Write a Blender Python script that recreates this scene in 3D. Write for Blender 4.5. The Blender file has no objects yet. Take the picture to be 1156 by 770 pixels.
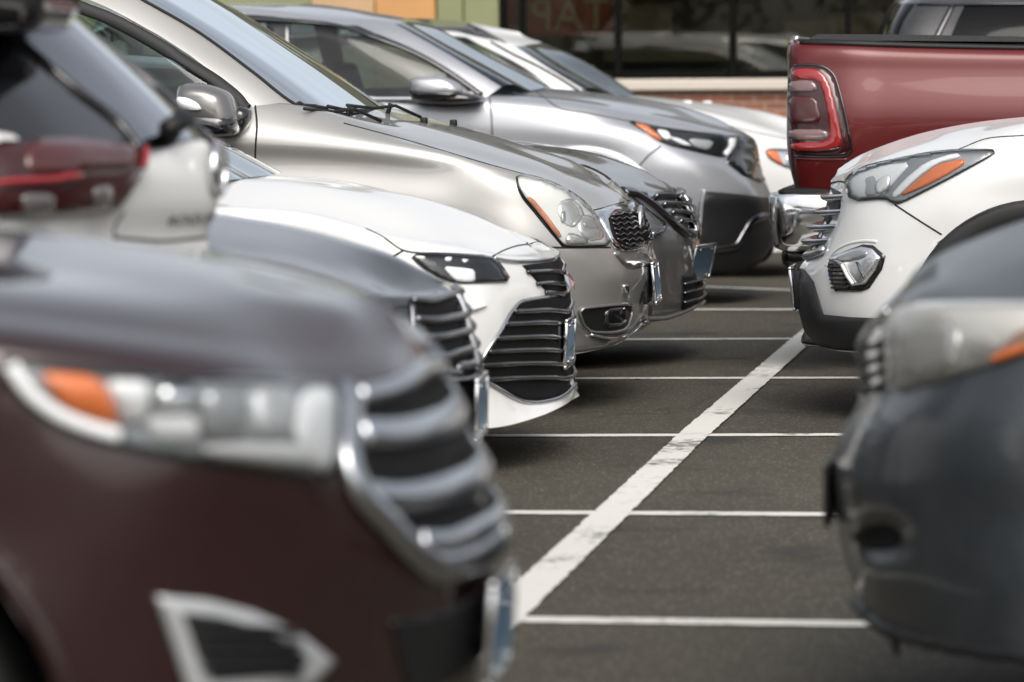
import bpy, bmesh, math, random
from mathutils import Vector, Matrix
from mathutils.bvhtree import BVHTree
from mathutils.geometry import delaunay_2d_cdt

random.seed(7)
SC = bpy.context.scene
COL = SC.collection
R = math.radians

# ------------------------------------------------------------------ camera
FPX, VX, VY, CAMH = 4700.0, 1242.0, 80.0, 1.35
CX, CY = 578.0, 385.0
CAM = Vector((0, 0, CAMH))
ROLL = -0.006


def _rot(yaw, pitch):
    # camera looks along +Y, yawed to the left, pitched down
    base = Matrix.Rotation(R(90), 3, 'X')
    return Matrix.Rotation(yaw, 3, 'Z') @ Matrix.Rotation(-pitch, 3, 'X') @ base @ Matrix.Rotation(ROLL, 3, 'Z')


def _vp(rot):
    d = rot.transposed() @ Vector((0, 1, 0))
    return CX + FPX * d.x / -d.z, CY - FPX * d.y / -d.z


_y, _p = 0.14, 0.065
for _ in range(30):
    u, v = _vp(_rot(_y, _p))
    _y += (VX - u) / FPX * .9
    _p += (v - VY) / FPX * .9
ROT = _rot(_y, _p)
ROTI = ROT.transposed()


def ray(u, v):
    return (ROT @ Vector(((u - CX) / FPX, (CY - v) / FPX, -1))).normalized()


def P(u, v, Y):
    d = ray(u, v)
    return CAM + d * (Y / d.y)


def G(u, v, z=0.0):
    d = ray(u, v)
    return CAM + d * ((z - CAMH) / d.z)


def proj(p):
    d = ROTI @ (p - CAM)
    return CX + FPX * d.x / -d.z, CY - FPX * d.y / -d.z


cam = bpy.data.cameras.new('camera')
cam.sensor_width = 36
cam.lens = FPX / 1156 * 36
cam.clip_end = 2000
cam.clip_start = 0.1
cam.dof.use_dof = True
cam.dof.focus_distance = 16.6
cam.dof.aperture_fstop = cam.lens / 1000 / 0.042
cam_o = bpy.data.objects.new('camera', cam)
cam_o.matrix_world = Matrix.Translation(CAM) @ ROT.to_4x4()
COL.objects.link(cam_o)
SC.camera = cam_o

# ------------------------------------------------------------------ materials
MATS = {}


def nodes_of(name):
    m = bpy.data.materials.new(name)
    m.use_nodes = True
    nt = m.node_tree
    b = nt.nodes['Principled BSDF']
    MATS[name] = m
    return m, nt, b


def setp(b, **kw):
    names = dict(base='Base Color', metal='Metallic', rough='Roughness', coat='Coat Weight', coatr='Coat Roughness',
                 ior='IOR', spec='Specular IOR Level', trans='Transmission Weight', alpha='Alpha', emit='Emission Color',
                 emits='Emission Strength', coatior='Coat IOR')
    for k, val in kw.items():
        s = b.inputs[names[k]]
        if k in ('base', 'emit'):
            s.default_value = (*val, 1)
        else:
            s.default_value = val


def plain(name, base, rough=.5, metal=0, bump=0, scale=60, vary=.12, **kw):
    m, nt, b = nodes_of(name)
    setp(b, base=base, rough=rough, metal=metal, **kw)
    tc = nt.nodes.new('ShaderNodeTexCoord')
    n = nt.nodes.new('ShaderNodeTexNoise')
    n.inputs['Scale'].default_value = scale
    n.inputs['Detail'].default_value = 5
    nt.links.new(tc.outputs['Object'], n.inputs['Vector'])
    if vary:
        mx = nt.nodes.new('ShaderNodeMix')
        mx.data_type = 'RGBA'
        mx.inputs[6].default_value = (*[c * (1 - vary) for c in base], 1)
        mx.inputs[7].default_value = (*[min(1, c * (1 + vary)) for c in base], 1)
        nt.links.new(n.outputs['Fac'], mx.inputs[0])
        nt.links.new(mx.outputs[2], b.inputs['Base Color'])
    if bump:
        bp = nt.nodes.new('ShaderNodeBump')
        bp.inputs['Strength'].default_value = bump
        bp.inputs['Distance'].default_value = .004
        nt.links.new(n.outputs['Fac'], bp.inputs['Height'])
        nt.links.new(bp.outputs['Normal'], b.inputs['Normal'])
    return m


def paint(name, base, metal=.0, rough=.35, coatr=.04, dust=.25, coat=1.0):
    """Car paint: coloured base with flakes, a clear coat and road dust that dulls it low down and in patches."""
    m, nt, b = nodes_of(name)
    setp(b, base=base, metal=metal, rough=rough, coat=coat, coatr=coatr)
    tc = nt.nodes.new('ShaderNodeTexCoord')
    n = nt.nodes.new('ShaderNodeTexNoise')
    n.inputs['Scale'].default_value = 5
    n.inputs['Detail'].default_value = 9
    n.inputs['Roughness'].default_value = .65
    nt.links.new(tc.outputs['Object'], n.inputs['Vector'])
    sp = nt.nodes.new('ShaderNodeSeparateXYZ')
    nt.links.new(tc.outputs['Object'], sp.inputs[0])
    mr = nt.nodes.new('ShaderNodeMapRange')
    mr.inputs[1].default_value, mr.inputs[2].default_value = .15, .75
    mr.inputs[3].default_value, mr.inputs[4].default_value = 1.0, .35
    nt.links.new(sp.outputs['Z'], mr.inputs[0])
    rp = nt.nodes.new('ShaderNodeMapRange')
    rp.inputs[1].default_value, rp.inputs[2].default_value = .42, .72
    nt.links.new(n.outputs['Fac'], rp.inputs[0])
    mul = nt.nodes.new('ShaderNodeMath')
    mul.operation = 'MULTIPLY'
    nt.links.new(rp.outputs[0], mul.inputs[0])
    nt.links.new(mr.outputs[0], mul.inputs[1])
    mu2 = nt.nodes.new('ShaderNodeMath')
    mu2.operation = 'MULTIPLY'
    mu2.inputs[1].default_value = dust
    nt.links.new(mul.outputs[0], mu2.inputs[0])
    mx = nt.nodes.new('ShaderNodeMix')
    mx.data_type = 'RGBA'
    mx.inputs[6].default_value = (*base, 1)
    mx.inputs[7].default_value = (.30, .285, .26, 1)
    nt.links.new(mu2.outputs[0], mx.inputs[0])
    nt.links.new(mx.outputs[2], b.inputs['Base Color'])
    ad = nt.nodes.new('ShaderNodeMath')
    ad.operation = 'MULTIPLY_ADD'
    ad.inputs[1].default_value = .5
    ad.inputs[2].default_value = coatr
    nt.links.new(mu2.outputs[0], ad.inputs[0])
    nt.links.new(ad.outputs[0], b.inputs['Coat Roughness'])
    # fine flake sparkle in the roughness
    fl = nt.nodes.new('ShaderNodeTexNoise')
    fl.inputs['Scale'].default_value = 900
    nt.links.new(tc.outputs['Object'], fl.inputs['Vector'])
    fr = nt.nodes.new('ShaderNodeMapRange')
    fr.inputs[3].default_value, fr.inputs[4].default_value = rough * .8, rough * 1.2
    nt.links.new(fl.outputs['Fac'], fr.inputs[0])
    nt.links.new(fr.outputs[0], b.inputs['Roughness'])
    return m


def glass(name, tint=(.7, .8, .78), refl=(1, 1, 1), ior=1.52, rough=.0, dirt=0.0, boost=1.0):
    m = bpy.data.materials.new(name)
    m.use_nodes = True
    nt = m.node_tree
    nt.nodes.clear()
    out = nt.nodes.new('ShaderNodeOutputMaterial')
    tr = nt.nodes.new('ShaderNodeBsdfTransparent')
    tr.inputs[0].default_value = (*tint, 1)
    gl = nt.nodes.new('ShaderNodeBsdfGlossy')
    gl.inputs[0].default_value = (*refl, 1)
    gl.inputs['Roughness'].default_value = rough
    fr = nt.nodes.new('ShaderNodeFresnel')
    fr.inputs[0].default_value = ior
    mul = nt.nodes.new('ShaderNodeMath')
    mul.operation = 'MULTIPLY'
    mul.use_clamp = True
    mul.inputs[1].default_value = boost
    nt.links.new(fr.outputs[0], mul.inputs[0])
    mx = nt.nodes.new('ShaderNodeMixShader')
    nt.links.new(mul.outputs[0], mx.inputs[0])
    nt.links.new(tr.outputs[0], mx.inputs[1])
    nt.links.new(gl.outputs[0], mx.inputs[2])
    last = mx
    if dirt:
        df = nt.nodes.new('ShaderNodeBsdfDiffuse')
        df.inputs[0].default_value = (.78, .76, .70, 1)
        m2 = nt.nodes.new('ShaderNodeMixShader')
        m2.inputs[0].default_value = dirt
        nt.links.new(mx.outputs[0], m2.inputs[1])
        nt.links.new(df.outputs[0], m2.inputs[2])
        last = m2
    nt.links.new(last.outputs[0], out.inputs[0])
    MATS[name] = m
    return m


M = MATS
plain('black_plastic', (.008, .008, .0085), .5, spec=.3, vary=.2)
plain('gloss_black', (.008, .008, .009), .12, vary=.1, coat=.6)
plain('lamp_pale', (.42, .43, .44), .25, .2, vary=.15)
plain('silver_trim', (.42, .43, .44), .3, .35, vary=.08)
plain('grey_plastic', (.013, .013, .0135), .6, spec=.35, bump=.15, scale=300)
plain('deep_black', (.005, .005, .005), .75, vary=.2, spec=.15)
plain('seam', (.006, .006, .006), .8, vary=0)
plain('chrome', (.78, .79, .8), .09, 1.0, vary=.04)
plain('satin_chrome', (.56, .57, .59), .2, 1.0, vary=.06)
plain('dark_chrome', (.16, .16, .17), .2, 1.0, vary=.1)
plain('lamp_silver', (.72, .73, .74), .16, .85, vary=.08)
plain('lamp_grey', (.3, .31, .32), .22, .5, vary=.15)
plain('lamp_dark', (.02, .021, .023), .15, vary=.2)
plain('led_white', (.72, .73, .74), .25, vary=.03)
plain('amber', (.68, .17, .045), .2, vary=.1, coat=.8)
plain('amber_dull', (.62, .16, .05), .3, vary=.12, coat=.5)
plain('red_lens', (.26, .010, .012), .16, vary=.15, coat=1.0)
plain('dark_red_lens', (.035, .006, .007), .14, vary=.2, coat=.4)
plain('brown_red_lens', (.06, .011, .010), .2, vary=.12, coat=.5)
plain('dim_lens', (.09, .08, .08), .2, vary=.12, coat=1.0)
plain('clear_lens', (.17, .10, .10), .2, vary=.12, coat=1.0)
plain('rubber', (.012, .012, .012), .8, bump=.3, scale=200)
plain('alloy', (.42, .43, .44), .3, .9)
plain('interior', (.012, .012, .013), .85, vary=.2)
plain('seat_cloth', (.03, .03, .031), .9, vary=.2)
plain('plate_white', (.6, .62, .62), .35)
plain('bed_cover', (.02, .02, .021), .55, bump=.2, scale=250)
glass('side_glass', (.50, .58, .56), ior=1.52, boost=1.1)
glass('dark_glass', (.10, .115, .115), ior=1.45, boost=.7)
glass('windscreen', (.14, .18, .19), ior=1.52, refl=(.93, .98, 1), boost=1.6, rough=.03)
glass('lens_glass', (.97, .98, .98), ior=1.42, boost=.7)
glass('aged_lens', (.95, .96, .94), ior=1.45, dirt=.10, boost=.8)
glass('hazed_lens', (.85, .85, .82), ior=1.45, dirt=.2, boost=.9)
glass('back_glass', (.12, .13, .15), ior=1.55, refl=(.95, .96, 1), boost=2.0, rough=.06)


def plate_material():
    m, nt, b = nodes_of('plate_blue')
    setp(b, rough=.3, coat=.4)
    tc = nt.nodes.new('ShaderNodeTexCoord')
    sp = nt.nodes.new('ShaderNodeSeparateXYZ')
    nt.links.new(tc.outputs['Generated'], sp.inputs[0])
    cr = nt.nodes.new('ShaderNodeValToRGB')
    e = cr.color_ramp.elements
    e[0].position, e[0].color = 0.0, (.30, .38, .42, 1)
    e[1].position, e[1].color = 1.0, (.015, .07, .17, 1)
    x = cr.color_ramp.elements.new(.35)
    x.color = (.05, .16, .29, 1)
    nt.links.new(sp.outputs['Z'], cr.inputs[0])
    nt.links.new(cr.outputs[0], b.inputs['Base Color'])


plate_material()


# ------------------------------------------------------------------ object helpers
def tag(o, label=None, cat=None, group=None, kind=None):
    if label:
        o['label'] = label
    if cat:
        o['category'] = cat
    if group:
        o['group'] = group
    if kind:
        o['kind'] = kind
    return o


def empty(name, loc):
    o = bpy.data.objects.new(name, None)
    o.empty_display_size = .3
    o.location = loc
    COL.objects.link(o)
    return o


def obj(name, geo, mat, parent=None, smooth=True, normals=None):
    """geo = (verts, faces) in world space; parented objects get coordinates local to the thing's base."""
    vs, fs = geo
    org = Vector((0, 0, 0))
    p = parent
    while p is not None:
        org += p.location
        p = p.parent
    me = bpy.data.meshes.new(name)
    me.from_pydata([tuple(Vector(v) - org) for v in vs], [], fs)
    if smooth:
        me.polygons.foreach_set('use_smooth', [True] * len(me.polygons))
    me.materials.append(M[mat] if isinstance(mat, str) else mat)
    me.update()
    if normals:
        me.normals_split_custom_set_from_vertices(normals)
    o = bpy.data.objects.new(name, me)
    COL.objects.link(o)
    if parent is not None:
        o.parent = parent
    return o


def join(*geos):
    vs, fs = [], []
    for g in geos:
        k = len(vs)
        vs += list(g[0])
        fs += [tuple(i + k for i in f) for f in g[1]]
    return vs, fs


def islands(geo, nrm=None):
    """Split a mesh into its connected pieces."""
    vs, fs = geo
    par = list(range(len(vs)))

    def find(i):
        while par[i] != i:
            par[i] = par[par[i]]
            i = par[i]
        return i
    for f in fs:
        a = find(f[0])
        for i in f[1:]:
            par[find(i)] = a
    out = {}
    for f in fs:
        V, F, N, mp = out.setdefault(find(f[0]), ([], [], [], {}))
        for i in f:
            if i not in mp:
                mp[i] = len(V)
                V.append(vs[i])
                if nrm:
                    N.append(nrm[i])
        F.append(tuple(mp[i] for i in f))
    return [((V, F), N or None) for V, F, N, _ in out.values()]


def weld(geo, Yc, snap=.07):
    """Near half plus its mirror image as one piece, joined on the centre plane."""
    vs = [Vector((p.x, Yc if Yc - p.y < snap else p.y, p.z)) for p in geo[0]]
    V, F = join((vs, geo[1]), mirror((vs, geo[1]), Yc))
    bm = bmesh.new()
    bv = [bm.verts.new(p) for p in V]
    for f in F:
        try:
            bm.faces.new([bv[i] for i in f])
        except ValueError:
            pass
    bmesh.ops.remove_doubles(bm, verts=bm.verts[:], dist=.003)
    bm.verts.index_update()
    g = ([v.co.copy() for v in bm.verts], [tuple(v.index for v in f.verts) for f in bm.faces])
    bm.free()
    return g


def mirror(geo, Yc):
    return [Vector((v[0], 2 * Yc - v[1], v[2])) for v in geo[0]], [tuple(reversed(f)) for f in geo[1]]


def box(x0, x1, y0, y1, z0, z1, bev=0.0, seg=2):
    bm = bmesh.new()
    bmesh.ops.create_cube(bm, size=1)
    for v in bm.verts:
        v.co = Vector((x0 + (v.co.x + .5) * (x1 - x0), y0 + (v.co.y + .5) * (y1 - y0), z0 + (v.co.z + .5) * (z1 - z0)))
    if bev:
        bmesh.ops.bevel(bm, geom=bm.edges[:], offset=bev, segments=seg, affect='EDGES', profile=.5)
    g = ([v.co.copy() for v in bm.verts], [tuple(v.index for v in f.verts) for f in bm.faces])
    bm.free()
    return g


def sheet(p):
    return [Vector(q) for q in p], [tuple(range(len(p)))]


# ------------------------------------------------------------------ curves and surfaces
def cr(pts, n):
    """Interpolating chord-length Catmull-Rom through pts, n steps per segment."""
    N = len(pts)
    if N == 2:
        return [pts[0].lerp(pts[1], i / n) for i in range(n + 1)]
    d = [max(1e-5, (pts[i + 1] - pts[i]).length) for i in range(N - 1)]
    T = []
    for i in range(N):
        if i == 0:
            T.append((pts[1] - pts[0]) / d[0])
        elif i == N - 1:
            T.append((pts[-1] - pts[-2]) / d[-1])
        else:
            a, b = (pts[i] - pts[i - 1]) / d[i - 1], (pts[i + 1] - pts[i]) / d[i]
            T.append((a * d[i] + b * d[i - 1]) / (d[i] + d[i - 1]))
    out = []
    for i in range(N - 1):
        for k in range(n):
            t = k / n
            t2, t3 = t * t, t * t * t
            out.append(pts[i] * (2 * t3 - 3 * t2 + 1) + T[i] * d[i] * (t3 - 2 * t2 + t)
                       + pts[i + 1] * (-2 * t3 + 3 * t2) + T[i + 1] * d[i] * (t3 - t2))
    out.append(pts[-1].copy())
    return out


class Surf:
    """Half of a car shell (camera side), as a spline grid through control points; mirrored about the car's centre plane."""

    def __init__(self, ctrl, Yc, nr=6, nc=8):
        self.Yc, self.nr, self.nc = Yc, nr, nc
        rows = [cr(r, nc) for r in ctrl]
        ncol = len(rows[0])
        cols = [cr([r[c] for r in rows], nr) for c in range(ncol)]
        nrow = len(cols[0])
        self.g = [[cols[c][r] for c in range(ncol)] for r in range(nrow)]
        for row in self.g:
            for p in row:
                if p.y > Yc:
                    p.y = Yc
        self.nrow, self.ncol = nrow, ncol
        vs = [p for row in self.g for p in row]
        fs, self.fid = [], []
        for r in range(nrow - 1):
            for c in range(ncol - 1):
                a = r * ncol + c
                fs.append((a, a + 1, a + 1 + ncol, a + ncol))
                self.fid.append((r / nr, c / nc))
        self.vs, self.fs = vs, fs
        self.cut = set()
        self.bvh = BVHTree.FromPolygons(vs, fs)

    def hit(self, u, v, fb=None):
        d = ray(u, v)
        p, n, i, _ = self.bvh.ray_cast(CAM, d)
        if p is None:
            # past the edge of the shell: the point of the shell nearest to the line of sight
            y0 = min(p.y for p in self.vs)
            best = None
            for k in range(17):
                q = P(u, v, y0 + (self.Yc - y0) * k / 16)
                r = self.bvh.find_nearest(q)
                if best is None or r[3] < best[3]:
                    best = r
            p, n = best[0], best[1]
            if n.dot(d) > 0:
                n = -n
            return p, n
        if n.dot(d) > 0:
            n = -n
        return p, n

    def parts(self, rule):
        """rule(r, c, centre) -> key or None (dropped). Returns {key: (verts, faces, normals)}, both halves welded."""
        bm = bmesh.new()
        nv = len(self.vs)
        bv = [bm.verts.new(p) for p in self.vs]
        bv += [bm.verts.new((p.x, 2 * self.Yc - p.y, p.z)) for p in self.vs]
        lay = bm.faces.layers.int.new('k')
        keys = []
        for f, (r, c) in zip(self.fs, self.fid):
            ce = sum((self.vs[i] for i in f), Vector()) / 4
            k = None if f in self.cut else rule(r + .5 / self.nr, c + .5 / self.nc, ce)
            if k is None:
                k = '!'
            if k not in keys:
                keys.append(k)
            for off, order in ((0, f), (nv, tuple(reversed(f)))):
                try:
                    nf = bm.faces.new([bv[i + off] for i in order])
                    nf[lay] = keys.index(k)
                except ValueError:
                    pass
        bmesh.ops.remove_doubles(bm, verts=bm.verts[:], dist=2e-4)
        bmesh.ops.recalc_face_normals(bm, faces=bm.faces[:])
        bm.normal_update()
        # the shell is open below: make sure normals point outwards (the top of the shell faces up)
        top = max(bm.faces, key=lambda f: f.calc_center_median().z)
        if top.normal.z < 0:
            bmesh.ops.reverse_faces(bm, faces=bm.faces[:])
            bm.normal_update()
        res = {}
        for f in bm.faces:
            k = keys[f[lay]]
            if k == '!':
                continue
            V, F, N, mp = res.setdefault(k, ([], [], [], {}))
            idx = []
            for v in f.verts:
                if v.index not in mp:
                    mp[v.index] = len(V)
                    V.append(v.co.copy())
                    N.append(v.normal.copy())
                idx.append(mp[v.index])
            F.append(tuple(idx))
        bm.free()
        return {k: (a, b, c) for k, (a, b, c, _) in res.items()}


def V2(p):
    return Vector((p[0], p[1], 0))


def smooth_poly(poly, n=4, closed=True):
    """Chaikin corner cutting, keeps the outline's character."""
    pts = [V2(p) for p in poly]
    for _ in range(n):
        q = []
        N = len(pts)
        rng = range(N) if closed else range(N - 1)
        if not closed:
            q.append(pts[0])
        for i in rng:
            a, b = pts[i], pts[(i + 1) % N]
            q += [a.lerp(b, .2), a.lerp(b, .8)]
        if not closed:
            q.append(pts[-1])
        pts = q
    return [(p.x, p.y) for p in pts]


def dens(poly, step, closed=True):
    out = []
    N = len(poly)
    for i in range(N if closed else N - 1):
        a, b = V2(poly[i]), V2(poly[(i + 1) % N])
        k = max(1, int((b - a).length / step))
        out += [tuple(a.lerp(b, j / k)[:2]) for j in range(k)]
    if not closed:
        out.append(tuple(poly[-1][:2]))
    return out


def inside(poly, x, y):
    c = False
    j = len(poly) - 1
    for i in range(len(poly)):
        xi, yi = poly[i]
        xj, yj = poly[j]
        if (yi > y) != (yj > y) and x < (xj - xi) * (y - yi) / (yj - yi) + xi:
            c = not c
        j = i
    return c


def edge_dist(poly, x, y):
    best = 1e9
    for i in range(len(poly)):
        ax, ay = poly[i]
        bx, by = poly[(i + 1) % len(poly)]
        dx, dy = bx - ax, by - ay
        L = dx * dx + dy * dy
        t = 0 if L < 1e-9 else max(0, min(1, ((x - ax) * dx + (y - ay) * dy) / L))
        best = min(best, math.hypot(x - ax - t * dx, y - ay - t * dy))
    return best


def patch(surf, poly, off=.004, bulge=0.0, bw=8.0, step=5.0, soft=1, skirt=.012, fb=None, push=None):
    """A panel with its own thickness lying on the shell: outline in picture units, laid on the shell's surface."""
    if soft:
        poly = smooth_poly(poly, soft)
    poly = dens(poly, step)
    pts = [Vector(p) for p in poly]
    nb = len(pts)
    x0, x1 = min(p.x for p in pts), max(p.x for p in pts)
    y0, y1 = min(p.y for p in pts), max(p.y for p in pts)
    y = y0 + step / 2
    while y < y1:
        x = x0 + step / 2
        while x < x1:
            if inside(poly, x, y) and edge_dist(poly, x, y) > step * .5:
                pts.append(Vector((x, y)))
            x += step
        y += step
    vo, eo, fo = delaunay_2d_cdt(pts, [(i, (i + 1) % nb) for i in range(nb)], [], 1, 1e-4)[:3]
    V = []
    low = []
    for p in vo:
        q, n = surf.hit(p.x, p.y, fb)
        h = off
        if bulge:
            h += bulge * (1 - math.exp(-edge_dist(poly, p.x, p.y) / bw))
        w = q + n * h
        if push:
            w = w + Vector(push)
        V.append(w)
        low.append(q + n * (off - skirt) + (Vector(push) if push else Vector()))
    F = [tuple(reversed(f)) for f in fo]
    cnt = {}
    for f in F:
        for a, b in zip(f, f[1:] + f[:1]):
            cnt[(a, b)] = 1
    be = [(a, b) for (a, b) in cnt if (b, a) not in cnt]
    mp = {}
    for a, b in be:
        for i in (a, b):
            if i not in mp:
                mp[i] = len(V)
                V.append(low[i])
    F += [(b, a, mp[a], mp[b]) for a, b in be]
    # face the camera
    f = F[0]
    nrm = (V[f[1]] - V[f[0]]).cross(V[f[2]] - V[f[0]])
    if nrm.dot(V[f[0]] - CAM) > 0:
        F = [tuple(reversed(f)) for f in F]
    return V, F


def sweep(path, nrms, w, h, seg=8, closed=False, shape=None):
    """A bar of elliptic section (w across, h along the normal) along a path of points."""
    V, F = [], []
    N = len(path)
    for i, (p, n) in enumerate(zip(path, nrms)):
        if closed:
            t = path[(i + 1) % N] - path[i - 1]
        else:
            t = path[min(i + 1, N - 1)] - path[max(i - 1, 0)]
        if t.length < 1e-9:
            t = Vector((1, 0, 0))
        t.normalize()
        b = t.cross(n)
        if b.length < 1e-6:
            b = Vector((0, 0, 1))
        b.normalize()
        nn = b.cross(t)
        sc = 1.0 if shape is None else shape(i / max(1, N - 1))
        for k in range(seg):
            a = 2 * math.pi * k / seg
            V.append(p + b * (math.cos(a) * w / 2 * sc) + nn * (math.sin(a) * h / 2 * sc))
    for i in range(N if closed else N - 1):
        j = (i + 1) % N
        for k in range(seg):
            l = (k + 1) % seg
            F.append((i * seg + k, i * seg + l, j * seg + l, j * seg + k))
    if not closed:
        F.append(tuple(range(seg))[::-1])
        F.append(tuple((N - 1) * seg + k for k in range(seg)))
    return V, F


def bar(surf, line, w, h, off=0.0, closed=False, step=4, soft=2, fb=None, seg=8, shape=None, curve=True, full=False):
    """A bar lying on the shell along a line in picture units."""
    if curve and len(line) > 2:
        L = [(p.x, p.y) for p in cr([V2(p) for p in (list(line) + ([line[0]] if closed else []))], 8)]
        if closed:
            L = L[:-1]
    else:
        L = dens(line, step, closed)
    ps, ns = [], []
    for u, v in L:
        p, n = surf.hit(u, v, fb)
        ps.append(p + n * off)
        ns.append(n)
    if full:
        # carried across the nose to the other side as one bar
        if ps[-1].y < ps[0].y:
            ps.reverse()
            ns.reverse()
        Yc = surf.Yc
        x = ps[-1]
        gapc = Yc - x.y
        if gapc > .04:
            k = max(2, int(gapc / .05))
            sl = (ps[-1] - ps[-2]).x / max(1e-4, abs(ps[-1].y - ps[-2].y))
            for i in range(1, k + 1):
                t = i / k
                ps.append(Vector((x.x + sl * gapc * (t - t * t / 2) * .5, x.y + gapc * t, x.z)))
                ns.append(ns[-1].copy())
        mp_ = [Vector((p.x, 2 * Yc - p.y, p.z)) for p in reversed(ps)]
        mn_ = [Vector((n.x, -n.y, n.z)) for n in reversed(ns)]
        if (mp_[0] - ps[-1]).length < .01:
            mp_, mn_ = mp_[1:], mn_[1:]
        ps, ns = ps + mp_, ns + mn_
    return sweep(ps, ns, w, h, seg, closed, shape)


def tube(pts, r, seg=8, r2=None):
    n = Vector((0, 0, 1))
    k = len(pts)
    return sweep(pts, [Vector((.3, -.8, .52))] * k, 2 * r, 2 * r, seg,
                 shape=None if r2 is None else (lambda t: 1 + (r2 / r - 1) * t))


def blob(poly, Ya, Yb, prof=((0, .6), (.08, .82), (.25, .97), (.5, 1), (.85, .98), (1, .9)), soft=2, dx=0.0):
    """A rounded body lofted along depth; the outline is given in picture units at its own distance."""
    poly = dens(smooth_poly(poly, soft), 4)
    cx = sum(p[0] for p in poly) / len(poly)
    cy = sum(p[1] for p in poly) / len(poly)
    Ym = (Ya + Yb) / 2
    ring0 = [P(u, v, Ym) for u, v in poly]
    c = P(cx, cy, Ym)
    V, F = [], []
    n = len(poly)
    for t, s in prof:
        for p in ring0:
            q = c + (p - c) * s
            V.append(Vector((q.x + dx * t, Ya + (Yb - Ya) * t, q.z)))
    for i in range(len(prof) - 1):
        for k in range(n):
            l = (k + 1) % n
            F.append((i * n + k, i * n + l, (i + 1) * n + l, (i + 1) * n + k))
    F.append(tuple(range(n))[::-1])
    F.append(tuple((len(prof) - 1) * n + k for k in range(n)))
    return V, F


def lathe(prof, c, seg=48):
    """Turned about an axle parallel to Y through c; prof = [(radius, y)]."""
    V, F = [], []
    n = len(prof)
    for k in range(seg):
        a = 2 * math.pi * k / seg
        for r, y in prof:
            V.append(Vector((c.x + r * math.cos(a), c.y + y, c.z + r * math.sin(a))))
    for k in range(seg):
        l = (k + 1) % seg
        for i in range(n - 1):
            F.append((k * n + i, k * n + i + 1, l * n + i + 1, l * n + i))
    return V, F
SKY_STRENGTH, SUN_STRENGTH, SUN_ANGLE, EXPOSURE = 0.15, 1.45, 46, 0.40
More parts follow.
